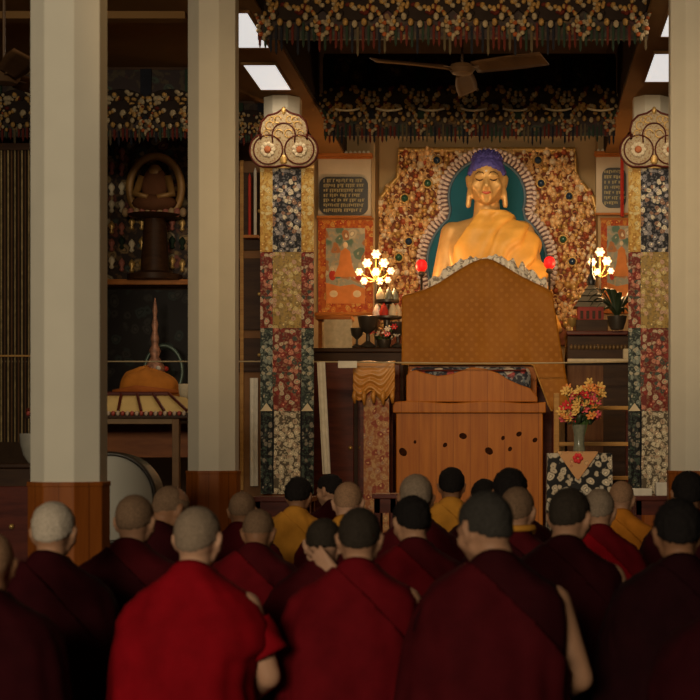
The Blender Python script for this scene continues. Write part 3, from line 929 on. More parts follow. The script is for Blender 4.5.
person(416, 474, 7.75, 'person with grey cropped head and maroon robe in front of the throne', R_MAR, SK_B, H_GREY, 0.005, pitch=8, yaw=8)
person(415, 496, 6.75, 'person with thick black hair turned left, in maroon, before the grey-haired person', R_MAR, SK_A, H_BLACK, 0.012, yaw=22, pitch=12, shawl=R_RED)
person(451, 467, 10.3, 'person in ochre robe with dark hair sitting straight before the throne', R_YEL, SK_B, H_BLACK, 0.010, pitch=5, shawl=R_YEL, fold=1.6)
person(484, 479, 9.4, 'black-haired person in maroon half hidden behind the salt-and-pepper head', R_DARK, SK_B, H_BLACK, 0.010, pitch=10)
person(510, 468, 8.3, 'person with round black hair right before the throne corner', R_DARK, SK_B, H_BLACK, 0.016, pitch=8)
person(515, 487, 7.2, 'person with grey-brown cropped head and ochre collar over maroon', R_MAR, SK_A, H_BROWN, 0.004, pitch=8, yaw=-14, collar=R_YEL, shawl=R_DARK)
person(496, 492, 5.05, 'large person with salt-and-pepper hair turned left in dark maroon, front right of centre', R_DARK, SK_A, H_SALT, 0.008, yaw=36, pitch=14, lean=0.07, bare=True, shawl=R_MAR)
person(565, 488, 6.15, 'person with dark cropped head turned right and bare arm, left of the crimson robe', R_DARK, SK_A, H_DARK, 0.006, yaw=-22, pitch=12, bare=True, shawl=R_DARK)
person(599, 489, 7.75, 'grey-haired person in crimson robe behind the dark-haired pair at the right', R_RED, SK_A, H_GREY, 0.005, yaw=-6, pitch=14, shawl=R_BRIGHT)
person(621, 481, 9.6, 'bald person in orange-ochre robe below the flower table', R_ORG, SK_A, H_SKIN, 0.002, pitch=16, yaw=-10, shawl=R_ORG, fold=1.6)
person(690, 471, 8.4, 'dark-haired person at the right edge in front of the right-edge pillar', R_DARK, SK_B, H_BLACK, 0.012, pitch=6)
person(681, 499, 5.4, 'person with round black hair in deep maroon, front right by the photo edge', R_DEEP, SK_B, H_BLACK, 0.014, pitch=10, shawl=R_DEEP)
person(742, 540, 4.5, 'person mostly beyond the right edge, only a dark maroon shoulder in the photo', R_DARK, SK_A, H_DARK, 0.006, pitch=10, shawl=R_DARK)

# ------------------------------------------------------------------ golden statue
SD, SS, SZ = 18.45, 2.65, 2.15
st = thing('golden_statue', 'large seated golden statue with blue hair and yellow robe above the throne', 'statue', (X(487, SD), SD, SZ), PI)
st.scale = (SS, SS, SS)
hm = Matrix.Translation((0, 0.045, 0.79))
b = MB()
hull(b, [(Vector((.09, -.02, .13)), .12), (Vector((-.09, -.02, .13)), .12), (Vector((.05, 0, .32)), .095), (Vector((-.05, 0, .32)), .095)])
hull(b, [(Vector((.05, 0, .32)), .095), (Vector((-.05, 0, .32)), .095), (Vector((.085, .01, .47)), .10), (Vector((-.085, .01, .47)), .10), (Vector((.145, 0, .565)), .05), (Vector((-.145, 0, .565)), .05), (Vector((0, .0, .60)), .055)])
b.ell((.075, .085, .475), (.06, .04, .05)); b.ell((-.075, .085, .475), (.06, .04, .05))
cap(b, (0, .0, .59), (0, .02, .70), .066, .058)
chain(b, [(.155, 0, .563), (.208, .02, .335), (.24, .20, .16)], [.056, .046, .033])
hand(b, (.24, .21, .155), (.02, .45, -.7), (0, -1, -.3), -1, 0.15, 1.1)
chain(b, [(-.155, 0, .563), (-.22, .03, .33), (-.06, .24, .20)], [.062, .05, .034])
hand(b, (-.05, .245, .195), (1, .1, 0), (0, .1, 1), -1, 0.3, 1.1)
for sx in (-1, 1):
    chain(b, [(sx * .10, 0, .12), (sx * .235, .19, .09), (-sx * .10, .26 + .02 * sx, .085)], [.11, .068, .048])
    chain(b, [(-sx * .10, .27 + .02 * sx, .085), (-sx * .21, .25, .10)], [.04, .025])
head_mb(b, hm, 1.35)
for sx in (-1, 1):
    chain(b, [tuple(hm @ Vector((sx * .079, -.005, -.04))), tuple(hm @ Vector((sx * .083, .0, -.105)))], [.011, .014])
body = bake(b, 'body', GOLD, 0.0075, st, 4)
HB = plain('blue_curled_hair', (0.07, 0.06, 0.26), 0.6, var=0.3, scale=60, bmp=0.6)
def btest(q):
    if abs(q.x) > .077 and q.z < .03: return False
    lim = .62 * q.y + .01
    if q.y > .04: lim = .052 + (q.y - .04) * .1 - abs(q.x) * .25
    return q.z > max(lim, -.06)
hair_from(body, hm.inverted(), 'hair', HB, st, 0.014, btest)
ush = MB(); ush.ell((0, .03, .888), (.069, .070, .050), nu=16, nv=10)
for q in range(60):
    a = q * 2.4; z = 1 - q / 62
    ush.ell((.068 * math.sqrt(1 - z * z) * math.cos(a), .03 + .069 * math.sqrt(1 - z * z) * math.sin(a), .888 + .049 * z), .006, nu=6, nv=4)
ush.build('topknot', HB, st, smooth=180)
INK = plain('dark_line_paint', (0.06, 0.03, 0.015), 0.6); LIP = plain('red_lip_paint', (0.42, 0.07, 0.04), 0.5)
def onface(x, z):
    q = hm.inverted()
    best = None
    hit, loc_, nrm, idx = body.ray_cast((x, 0.4, 0.79 + z), (0, -1, 0))
    return (x, loc_.y + 0.001 if hit else .13, 0.79 + z)
for sx in (-1, 1):
    MB().tube([onface(sx * x, z) for x, z in ((.014, -.002), (.022, -.006), (.032, -.007), (.042, -.003), (.049, .003))], [.0015, .003, .0035, .003, .0012], n=6).build('eyelid_line', INK, st, smooth=180)
    MB().tube([onface(sx * x, z) for x, z in ((.010, .020), (.020, .029), (.034, .032), (.048, .025), (.056, .016))], [.0015, .0025, .0028, .0022, .001], n=6).build('eyebrow', INK, st, smooth=180)
MB().tube([onface(x, z) for x, z in ((-.020, -.060), (-.010, -.062), (0, -.064), (.010, -.062), (.020, -.060))], [.002, .0055, .007, .0055, .002], n=6).build('lips', LIP, st, smooth=180)
MB().ell(onface(0, .034), .005).build('forehead_dot', WHITE, st, smooth=180)
SR = [(0.0, .30, .31, .34, .24), (.10, .30, .31, .34, .24), (.18, .19, .30, .30, .20), (.30, .145, .272, .19, .17), (.42, .155, .252, .165, .16),
      (.50, .17, .232, .16, .152), (.56, .175, .212, .135, .135), (.60, .15, .170, .105, .118), (.635, .11, .122, .085, .098), (.66, .080, .088, .085, .085)]
YROBE = plain('golden_yellow_silk', (0.70, 0.36, 0.065), 0.5, var=0.12, scale=14, bmp=0.15)
def srobe(u, v):
    z = 0.66 * v; r = lerp_rings(SR, z); a = 2 * PI * u; ca, sa = math.cos(a), math.sin(a)
    hx = r[0] if ca > 0 else r[1]; hy = r[2] if sa > 0 else r[3]
    x = math.copysign(abs(ca) ** .86, ca) * hx; y = math.copysign(abs(sa) ** .86, sa) * hy
    L = math.hypot(x, y) + 1e-6
    g = max(0, min(1, (0.08 - x) / 0.14))
    ds = g * 0.016 * math.sin((x * 0.80 + z * 0.55) * 74 + 2 * noise.noise(Vector((x * 8, y * 8, z * 6)))) + 0.008 * noise.noise(Vector((x * 9, y * 9, z * 7)))
    ds *= min(1, (0.66 - z) / 0.05 + 0.2)
    return Vector((x + x / L * (ds + .004), y + y / L * (ds + .004), z))
def cut(o, planes):
    """trim a cloth mesh along clean straight edges (removes the side the normal points to)"""
    b_ = bmesh.new(); b_.from_mesh(o.data)
    for co, no in planes:
        bmesh.ops.bisect_plane(b_, geom=b_.verts[:] + b_.edges[:] + b_.faces[:], plane_co=co, plane_no=no, clear_outer=True)
    b_.to_mesh(o.data); b_.free()
    for p_ in o.data.polygons: p_.use_smooth = True
    return o
ro = MB().grid(srobe, 110, 80, closed=True).build('robe', YROBE, st, smooth=180, solid=0.010)
cut(ro, [((.145, 0, .42), (1, 0, .05)), ((.135, 0, .50), (1, .0, .68))])
pd = thing('statue_pedestal', 'gilded lotus pedestal under the golden statue, mostly behind the covered throne', 'pedestal', (X(487, SD), SD - 0.15, 0))
MB().box((0, 0.1, 0.9), (1.55, 1.5, 1.8)).build('block', REDWOOD, pd, bevel=0.02)
lo = MB()
for q in range(26):
    a = q * 2 * PI / 26
    lo.ell((0.72 * math.cos(a), 0.72 * math.sin(a), 1.97), (0.10, 0.10, 0.16), q % 2, 8, 6)
lo.lathe([(0.66, 1.81), (0.7, 1.9), (0.66, 2.02), (0.72, 2.14)], n=40)
lo.build('lotus_petals', [GOLD, OLDGOLD], pd, smooth=180)

# ------------------------------------------------------------------ throne
TD = 16.45
tc = Vector((X(470, TD), TD, 0))
t = thing('wooden_throne', 'tall knotty pine throne with vertical planks and a moulded rail, below the statue', 'throne', tc)
xl, xr = X(396, TD) - tc.x, X(543, TD) - tc.x
MB().box(((xl + xr) / 2, 0.37, Z(410, TD) / 2), (xr - xl, 0.74, Z(410, TD))).build('base', THRONEWOOD, t, bevel=0.012)
rw = MB()
rail = []
for i in range(25):
    u = i / 24
    rail.append((xl - 0.03 + (xr - xl + 0.06) * u, Z(402, TD) + 0.012 * math.sin(u * PI * 4)))
rw.prism(rail + [(xr + 0.03, Z(413, TD)), (xl - 0.03, Z(413, TD))], -0.05, 0.76)
rw.build('moulded_rail', THRONEWOOD, t, bevel=0.01)
pl = [(-.70, 402), (-.70, 376), (-.66, 371), (-.60, 370), (-.50, 373), (-.36, 376), (-.22, 374), (0, 367), (.16, 369), (.28, 373), (.40, 380), (.52, 385), (.62, 388), (.70, 397), (.70, 402)]
MB().prism([(x + 0.02, Z(y, TD)) for x, y in pl], 0.0, 0.06).build('front_panel', THRONEWOOD, t, bevel=0.01)
MB().prism([(-0.70, Z(402, TD)), (0.72, Z(402, TD)), (0.72, Z(370, TD)), (0.60, Z(310, TD)), (0.2, Z(280, TD)), (-0.2, Z(280, TD)), (-0.60, Z(310, TD)), (-0.70, Z(370, TD))], 0.52, 0.60).build('backrest', THRONEWOOD, t, bevel=0.01)
kn = plain('pine_knot', (0.030, 0.009, 0.003), 0.95, var=.5, scale=40)
for x, y, r in ((463, 436, 3.4), (445, 445, 2.2), (489, 451, 3.8), (503, 438, 2.0), (510, 449, 2.2), (519, 434, 2.6), (403, 452, 4.0), (415, 442, 1.6), (535, 440, 2.4)):
    MB().ell((0, 0, 0), (S(r, TD) * 1.15, 0.004, S(r, TD) * .9), rot=(0, r, 0)).build('wood_knot', kn, t, (X(x, TD) - tc.x, 0.0, Z(y, TD)), smooth=180)
cu = thing('throne_cushion', 'floral dark cushion peeking out between the throne panel and its yellow cover', 'cushion', (tc.x, TD + 0.29, Z(402, TD) + 0.01))
MB().box((0, 0, 0.19), (1.30, 0.40, 0.37)).build('cushion_body', brocade('cushion_brocade', (0.03, 0.03, 0.04), [(0.5, 0.4, 0.3), (0.4, 0.06, 0.05), (0.1, 0.13, 0.16)], 9, (0.2, 0.2, 0.2)), cu, bevel=0.08, smooth=60)
MB().tube([(-0.60, -0.19, 0.33), (0.60, -0.19, 0.33)], 0.010).build('cushion_piping', REDWOOD, cu)

DD = 17.07
dc = P(487, 366, DD)
YCOV, nt, b_ = nmat('mustard_silk_damask')
v_ = coords(nt, (1, 1, 1), (0, math.radians(45), 0))
vo_ = nt.nodes.new('ShaderNodeTexVoronoi'); vo_.inputs['Scale'].default_value = 13; vo_.inputs['Randomness'].default_value = 0.12
vo_.voronoi_dimensions = '3D'
sq = nt.nodes.new('ShaderNodeVectorMath'); sq.operation = 'MULTIPLY'; sq.inputs[1].default_value = (1, 0.02, 1)
nt.links.new(v_, sq.inputs[0]); nt.links.new(sq.outputs[0], vo_.inputs['Vector'])
dm = ramp(nt, vo_.outputs['Distance'], [(.20, (1, 1, 1)), (.34, (0, 0, 0))])
nn = tex_noise(nt, v_, 3, 2)
nt.links.new(mix(nt, dm, ramp(nt, nn.outputs[0], [(.3, (0.27, 0.092, 0.006)), (.7, (0.33, 0.118, 0.010))]), (0.355, 0.132, 0.015)), b_.inputs['Base Color'])
b_.inputs['Roughness'].default_value = .55; b_.inputs['Specular IOR Level'].default_value = .12
dr = thing('throne_cover', 'mustard silk damask cover draped to a peak over the throne back', 'cover', dc)
topc = [(403, 298), (412, 296), (425, 292), (440, 285), (455, 275), (470, 266), (480, 262), (487, 261), (494, 263), (505, 269), (518, 277), (532, 284), (545, 290), (552, 294)]
def topz(u):
    q = u * (len(topc) - 1); i = min(int(q), len(topc) - 2); f = q - i
    return topc[i][0] + (topc[i + 1][0] - topc[i][0]) * f, topc[i][1] + (topc[i + 1][1] - topc[i][1]) * f
def cov(u, v):
    tx, ty = topz(u)
    bx = 403 + (574 - 403) * u
    by = 366 + min(1, max(0, (u - 0.76) / 0.10)) * 46
    if v < 0.5:
        q = v / 0.5
        x = bx + (tx - bx) * q ** 0.8; y = by + (ty - by) * q
        wv = (1 - q) * 0.010 * math.sin(u * 26) + 0.018 * noise.noise(Vector((u * 7, q * 3, 1)))
        return Vector((X(x, DD) - dc.x, -0.16 + wv - 0.05 * (1 - q), Z(y, DD) - dc.z))
    q = (v - 0.5) / 0.5
    a = min(1, q / 0.25)
    x, y = tx, ty + max(0, q - 0.25) / 0.75 * (340 - ty) * 0.9
    return Vector((X(x, DD) - dc.x, -0.16 + 0.32 * a, Z(y, DD) - dc.z + 0.02 * math.sin(a * PI)))
MB().grid(cov, 60, 50).build('cover_cloth', YCOV, dr, smooth=180, solid=0.012)
hem = MB(); hem.tube([cov(i / 59, 0.0) + Vector((0, -0.012, 0.01)) for i in range(60)], 0.010, n=6)
hem.build('hem', plain('mustard_hem', (0.42, 0.2, 0.04), 0.6), dr, smooth=180)
def lace(u, v):
    uu = .17 + .78 * u
    tx, ty = topz(uu)
    a = 2 * PI * v
    r = (.012 + .125 * min(1, max(0, abs(u - .42) - .05) / .14)) * (.5 + .9 * abs(noise.noise(Vector((u * 13, 3, 1)))))
    n_ = noise.noise(Vector((u * 26, math.cos(a) * 1.5, math.sin(a) * 1.5)))
    r *= 1 + .55 * n_
    return Vector((X(tx, DD + .2) - dc.x, math.cos(a) * r, Z(ty - 3.0, DD + .2) - dc.z + math.sin(a) * r * 1.1))
LACE, nt, b_ = nmat('white_grey_lace')
v_ = coords(nt); n1 = tex_noise(nt, v_, 26, 3)
nt.links.new(ramp(nt, n1.outputs[0], [(.40, (.22, .18, .14)), (.50, (.72, .66, .56))]), b_.inputs['Base Color'])
b_.inputs['Roughness'].default_value = .8
tag(MB().grid(lace, 110, 18).build('lace_scarf', LACE, None, (dc.x, DD + 0.22, dc.z), smooth=180), 'crumpled white lace scarf lying along the peaked throne back', 'scarf')

# red lamps beside the halo
for x, y, lb in ((421.5, 266, 'red glowing lamp on a thin stand left of the golden statue'), (549.5, 263, 'red glowing lamp on a thin stand right of the golden statue')):
    d = 17.75
    t = thing('red_lamp', lb, 'lamp', (X(x, d), d, Z(y + 50, d)), group='red altar lamps')
    z = S(50, d); r = S(5.8, d)
    MB().lathe([(0.05, 0), (0.06, 0.02), (0.014, 0.04), (0.014, z - r * 1.9), (0.045, z - r * 1.5), (0.03, z - r)], n=14).build('stand', CLAY, t, smooth=50)
    MB().lathe([(r * 0.5, -r), (r * 0.92, -r * 0.5), (r, 0), (r * 0.9, r * 0.6), (r * 0.55, r * 1.02), (r * 0.2, r * 1.15)], n=18).build('red_globe', REDBULB, t, (0, 0, z), smooth=180)
    MB().lathe([(r * 0.45, -r * 1.15), (r * 0.6, -r * 1.0), (r * 0.5, -r * 0.9)], n=14).build('socket', BRASS, t, (0, 0, z), smooth=50)

# flower-shaped lamp clusters
def cluster(cx, cy, d, spots, label, power, zb):
    t = thing('lamp_cluster', label, 'lamp', (X(cx, d), d, zb), group='clusters of flower-shaped lamps')
    z0 = zb; hub = Z(cy + 12, d) - zb
    MB().lathe([(0.07, 0), (0.08, 0.025), (0.02, 0.05), (0.016, hub - .02), (0.03, hub)], n=14).build('stand', CLAY, t, smooth=50)
    for x, y, r in spots:
        px, pz = X(x, d) - X(cx, d), Z(y, d) - z0
        MB().tube([(0, 0, hub - .01), (px * .5, -0.03, (hub + pz) / 2 - .02), (px, 0, pz)], 0.007, n=6).build('branch', BRASS, t)
        m = MB(); rr = S(r * .88, d)
        m.ell((0, -0.02, 0), (rr * .55, rr * .55, rr * .55), 0, 10, 8)
        for q in range(6):
            a = q * PI / 3
            m.ell((rr * .6 * math.cos(a), 0, rr * .6 * math.sin(a)), (rr * .56, 0.03, rr * .40), 0, 8, 5, (0, -a, 0))
        m.build('flower_bulb', BULB, t, (px, 0, pz), smooth=180)
    l = point('cluster_light', (0, -0.25, hub + S(7, d)), power, (1.0, 0.56, 0.24), 0.12); l.parent = t
cluster(376, 268, 18.2, [(376, 254, 5), (367, 263, 5), (384, 263, 5), (359, 272, 4), (376, 272, 4.5), (391, 271, 4), (364, 281, 4), (380, 281, 4), (388, 280, 3.5)], 'cluster of small flower-shaped lamps glowing left of the golden statue', 42, Z(352, 17.6) + .045)
cluster(600, 265, 17.95, [(600, 252, 5), (592, 262, 4.5), (607, 261, 5), (597, 272, 4), (611, 271, 3.5)], 'cluster of small flower-shaped lamps glowing behind the model shrine at the right', 32, Z(335, 17.3) + .045)

# ------------------------------------------------------------------ plaques and scroll paintings
BOARD = plain('cream_board', (0.50, 0.42, 0.31), 0.7, var=0.05)
GREENGOLD = plain('dull_gold_letters', (0.34, 0.29, 0.15), 0.6)
def plaque(x0, x1, p0, p1, q0, q1, y0, y1, d, label):
    cx, cz = X((x0 + x1) / 2, d), Z((y0 + y1) / 2, d)
    t = thing('inscription_board', label, 'plaque', (cx, d, cz), group='inscription boards')
    MB().box((0, 0.03, 0), (S(x1 - x0, d), 0.05, S(y1 - y0, d))).build('board', BOARD, t, bevel=0.006)
    fr = MB()
    for zz in (y0, y1): fr.box((0, 0.0, Z(zz, d) - cz), (S(x1 - x0 + 2, d), 0.05, 0.025))
    fr.build('frame', ORANGEWOOD, t)
    co = MB(); co.box((0, -0.03, Z(y0 - 2, d) - cz), (S(x1 - x0 + 4, d), 0.12, S(3, d)))
    cb = co.build('cornice', ORANGEWOOD, t)
    be = MB(); n = int((x1 - x0) / 4.2)
    for i in range(n): be.ell((S(-(x1 - x0) / 2 + (i + .5) * (x1 - x0) / n, d), -0.06, Z(y0 - 4, d) - cz), (S(1.7, d), 0.03, S(2.4, d)), 0, 8, 6)
    be.build('bead_row', WHITE, cb, smooth=180)
    pc = (S((p0 + p1) / 2 - (x0 + x1) / 2, d), -0.01, Z((q0 + q1) / 2, d) - cz)
    a, c = S(p1 - p0, d) / 2, S(q1 - q0, d) / 2; k = 0.10
    poly = []
    for (ox, oz, a0) in ((a - k, c - k, 0), (-a + k, c - k, 90), (-a + k, -c + k, 180), (a - k, -c + k, 270)):
        poly += [(ox + k * math.cos(math.radians(a0 + 15 * i)), oz + k * math.sin(math.radians(a0 + 15 * i))) for i in range(7)]
    pp = MB().prism(poly, -0.015, 0.02).build('black_panel', BLACK, t, pc)
    tx = MB(); rnd = random.Random(int(p0))
    rows = 7
    for r_ in range(rows):
        zz = c * 0.78 - r_ * (c * 1.56) / (rows - 1)
        xx = -a * 0.82; tx = MB()
        end = a * (0.82 if r_ % 3 else 0.7)
        while xx < end:
            wd = rnd.uniform(0.010, 0.022); hh = rnd.uniform(0.022, 0.042)
            tx.box((xx + wd / 2, -0.017, zz + (0.042 - hh) / 3), (wd, 0.006, hh))
            if rnd.random() < .6: tx.box((xx + wd / 2 + .006, -0.017, zz + 0.02), (wd + .014, 0.006, 0.007))
            xx += wd + rnd.choice((0.010, 0.012, 0.03))
        tx.build('text_line', GREENGOLD, pp)
    return t
plaque(318, 371, 319.5, 368, 177, 215, 158, 217, 19.0, 'black inscription board with gold lettering above the left scroll painting')
plaque(596, 640, 602, 626, 168, 208, 156, 214, 19.0, 'black inscription board with gold lettering right of the golden backdrop')

OSILK = brocade('orange_silk_brocade', (0.40, 0.10, 0.02), [(0.5, 0.2, 0.04), (0.33, 0.05, 0.02), (0.5, 0.28, 0.08)], 16, (0.3, 0.06, 0.02))
PAINT = brocade('blue_green_painting', (0.26, 0.27, 0.22), [(0.46, 0.40, 0.28), (0.35, 0.15, 0.06), (0.10, 0.17, 0.13)], 8, (0.36, 0.30, 0.2))
def scroll(x0, x1, y0, y1, m, d, label):
    cx, cz = X((x0 + x1) / 2, d), Z((y0 + y1) / 2, d)
    W, H = S(x1 - x0, d), S(y1 - y0, d)
    t = thing('scroll_painting', label, 'painting', (cx, d, cz), group='scroll paintings behind the altar')
    MB().box((0, 0.01, 0), (W, 0.02, H)).build('silk_border', OSILK, t)
    iw, ih = W - 2 * S(m, d), H - S(m * 2.6, d)
    MB().box((0, -0.004, S(m * .15, d)), (iw, 0.016, ih)).build('painting', PAINT, t)
    fg = MB()
    fg.ell((0, -0.006, ih * .12), (iw * .33, 0.004, ih * .27), 1, 24, 12)
    fg.prism([(-iw * .30, -ih * .14), (iw * .30, -ih * .14), (iw * .17, ih * .02), (iw * .12, ih * .20), (0, ih * .25), (-iw * .12, ih * .20), (-iw * .17, ih * .02)], -0.02, -0.012, 0)
    fg.ell((0, -0.016, ih * .285), (iw * .065, 0.008, iw * .085), 1, 10, 8)
    fg.prism([(-iw * .5, -ih * .5), (iw * .5, -ih * .5), (iw * .5, -ih * .30), (iw * .2, -ih * .24), (-iw * .15, -ih * .27), (-iw * .5, -ih * .22)], -0.016, -0.006, 0)
    for sx in (-1, 1):
        fg.ell((sx * iw * .33, -.014, -ih * .12), (iw * .09, .006, ih * .07), 2, 10, 8); fg.ell((sx * iw * .33, -.016, -ih * .04), (iw * .04, .006, iw * .045), 1, 8, 6)
        fg.ell((sx * iw * .3, -.014, -ih * .37), (iw * .12, .006, ih * .05), 1, 10, 8)
    fg.build('painted_figure', [plain('orange_paint', (0.55, 0.2, 0.06), 0.7) if 'orange_paint' not in bpy.data.materials else bpy.data.materials['orange_paint'], CREAM, RED, DARKGREEN], t)
    MB().tube([(-W / 2 - .04, 0, -H / 2), (W / 2 + .04, 0, -H / 2)], 0.022, n=10).build('bottom_rod', ORANGEWOOD, t, smooth=50)
    MB().box((0, 0, H / 2), (W + .02, 0.03, 0.03)).build('top_rod', ORANGEWOOD, t)
    return t
scroll(318, 373, 219, 314, 8, 19.05, 'orange-bordered scroll painting behind the left lamp cluster')
scroll(601, 642, 219, 312, 6, 19.05, 'red and orange-bordered scroll painting behind the right lamp cluster')
tag(wavy(S(3.2, 18.8), S(62, 18.8), 0.008, 0.012, 3).build('red_ribbon', RED, None, (X(622, 18.89), 18.89, Z(155, 18.89)), smooth=60), 'narrow red ribbon hanging in front of the right inscription board', 'ribbon')

# ------------------------------------------------------------------ left side of the altar
d = 17.6
x0, x1 = X(308, d), X(404, d)
t = thing('altar_cabinet', 'dark brown altar cabinet left of the throne, behind the yellow-draped table', 'cabinet', ((x0 + x1) / 2, d, 0), group='altar cabinets')
H = Z(352, d)
MB().box((0, 0.35, H / 2), (x1 - x0, 0.7, H)).build('body', DARKWOOD, t, bevel=0.01)
MB().box((0, 0.34, H + 0.02), (x1 - x0 + 0.06, 0.76, 0.05)).build('top', DARKWOOD, t, bevel=0.01)
for sx in (-1, 1):
    dd_ = MB().box((sx * (x1 - x0) * .24, -0.012, H * .5), ((x1 - x0) * .44, 0.025, H * .9)).build('door', REDWOOD, t, bevel=0.008)
    MB().ell((sx * 0.06, -0.04, H * .5), 0.025).build('knob', BRASS, dd_, smooth=180)
A1H = H + 0.045
d = 17.9
t = thing('altar_shelf', 'orange wooden shelf below the left scroll painting', 'shelf', (X(334, d), d, Z(318, d)))
MB().box((0, 0.1, 0), (S(36, d), 0.34, 0.045)).build('board', ORANGEWOOD, t, bevel=0.006)
for sx in (-1, 1): MB().box((sx * S(15, d), 0.12, -(Z(318, d) - A1H) / 2 - .01), (0.04, 0.06, Z(318, d) - A1H - .02)).build('post', ORANGEWOOD, t)
tag(wavy(S(28, 17.78), S(29, 17.78), 0.012, 0.012, 4).build('cream_cloth', CREAM, None, (X(338, 17.78), 17.78, Z(319.5, 17.78)), smooth=60), 'cream cloth hanging from the orange shelf left of the throne', 'cloth')
def butter_lamp(x, y0, y1, d, label, m=None, group=None):
    h = Z(y0, d) - Z(y1, d)
    t = thing('offering_cup', label, 'cup', (X(x, d), d, Z(y1, d)), group=group)
    r = h * .34
    MB().lathe([(r * .7, 0), (r * .75, h * .06), (r * .2, h * .2), (r * .18, h * .42), (r * .8, h * .62), (r, h * .98), (r * .86, h), (r * .7, h * .7)], n=18).build('cup', m or BRASS, t, smooth=40)
    MB().lathe([(r * .1, h * .72), (r * .84, h * .9)], n=14).build('filling', CREAM, t)
    return t
dv = 17.75
for i, (x, y0, y1, lb) in enumerate(((357, 328, 347.6, 'dark offering cup on the left altar next to the cream cloth'), (368, 316, 347.6, 'taller dark offering vessel left of the red-white flowers'), (398, 322, 347.6, 'dark offering vessel tight against the throne cover'))):
    butter_lamp(x, y0, y1, dv, lb, CLAY, 'offering cups on the left altar')
t = thing('offering_stand', 'dark tiered stand of pale offerings below the left lamp cluster', 'stand', (X(387, 17.98), 17.98, A1H))
hh = Z(300, 17.98) - A1H
MB().lathe([(0.15, 0), (0.15, 0.03), (0.04, 0.06), (0.04, hh * .6), (0.18, hh * .63), (0.18, hh * .67), (0.03, hh * .7), (0.03, hh - .05), (0.14, hh - .03), (0.14, hh)], n=24).build('tiers', CLAY, t, smooth=40)
for k in range(7):
    a = k * 2 * PI / 7
    MB().lathe([(0.05, 0), (0.055, 0.05), (0.03, 0.11), (0.006, 0.15)], n=10).build('offering_cone', (CREAM, PINKWHITE, RED)[k % 3], t, (0.12 * math.cos(a), 0.12 * math.sin(a), hh * .67), smooth=60)
for k in range(5):
    a = k * 2 * PI / 5
    MB().lathe([(0.045, 0), (0.05, 0.05), (0.028, 0.1), (0.006, 0.14)], n=10).build('offering_cone', (GLASSM, CREAM)[k % 2], t, (0.09 * math.cos(a), 0.09 * math.sin(a), hh), smooth=60)

def bouquet(name, label, loc, cols, n, rx, rz_, stem_to, fr=0.035, seed=1):
    t = thing(name, label, 'flowers', loc)
    rnd = random.Random(seed)
    stm = MB(); lf = MB()
    for i in range(n):
        a = rnd.uniform(0, 2 * PI); q = math.sqrt(rnd.random())
        x, y, z = rx * q * math.cos(a), rx * .7 * q * math.sin(a), rz_ * (0.15 + rnd.uniform(0.0, 1.0)) * (1 - .25 * q * q)
        stm.tube([(0, 0, -stem_to), (x * .25, y * .25, 0), (x, y, z)], 0.004, n=5)
        f = MB()
        tilt = (rnd.uniform(.4, 1.2), 0, rnd.uniform(-.9, .9))
        for k in range(6):
            b_ = k * PI / 3
            f.ell((fr * .62 * math.cos(b_), fr * .62 * math.sin(b_), fr * .12), (fr * .5, fr * .3, fr * .14), 0, 7, 5, (0, -.4, b_))
        f.ell((0, 0, fr * .15), (fr * .22,) * 3, 1, 7, 5)
        o = f.build('blossom', [cols[i % len(cols)], cols[0]], t, (x, y, z), smooth=180)
        o.rotation_euler = tilt
        if i % 2 == 0:
            lf.ell((x * .6, y * .6, z * .45), (.012, .03, .05), 0, 7, 5, (rnd.uniform(-1, 1), rnd.uniform(-1, 1), a))
    stm.build('stems', GREEN, t); lf.build('leaves', LEAFM, t, smooth=180)
    return t
FR, FO, FY, FP = [plain(n, c, 0.6) for n, c in (('red_petal', (0.6, 0.035, 0.04)), ('orange_petal', (0.68, 0.24, 0.06)), ('yellow_petal', (0.68, 0.42, 0.12)), ('pink_petal', (0.62, 0.10, 0.12)))]
t = thing('flower_pot', 'small bronze pot of flowers at the corner of the yellow-draped table', 'pot', (X(384, 17.45), 17.45, 0))
t.location = (X(384, 17.68), 17.68, A1H)
MB().lathe([(0.05, 0), (0.08, 0.05), (0.085, 0.1), (0.07, 0.1)], n=16).build('pot', CLAY, t, smooth=40)
bouquet('flower_bunch', 'low bunch of red, cream and pink flowers left of the throne cover', (X(384, 17.68), 17.68, A1H + .10), [WHITE, FP, FR, CREAM], 16, 0.19, 0.16, 0.04, 0.04, 4)

# table with orange silk
d = 16.4
x0, x1 = X(358, d), X(391, d)
zt = Z(363, d)
t = thing('side_table', 'side table with tan-red brocade front, left of the throne', 'table', ((x0 + x1) / 2 - .0, d, 0))
MB().box((0, 0.30, zt - .03), (x1 - x0 - .02, 0.6, 0.05)).build('top', REDWOOD, t)
MB().box((0.02, 0.012, (zt - .05) / 2), (x1 - x0 - .08, 0.03, zt - .06)).build('brocade_front', brocade('tan_red_brocade', (0.30, 0.115, 0.05), [(0.42, 0.24, 0.11), (0.24, 0.05, 0.03), (0.36, 0.2, 0.12)], 15, (0.4, 0.22, 0.1)), t)
for sx in (-1, 1):
    for yy in (0.08, 0.54): MB().box((sx * ((x1 - x0) / 2 - .05), yy, (zt - .05) / 2), (0.06, 0.06, zt - .06)).build('leg', REDWOOD, t)
YS = plain('orange_satin', (0.46, 0.19, 0.028), 0.42, var=0.12, scale=6)
dt = thing('satin_drape', 'orange satin drape swagged over the top of the side table', 'drape', ((x0 + x1) / 2, d, zt))
Wt = x1 - x0 + .09
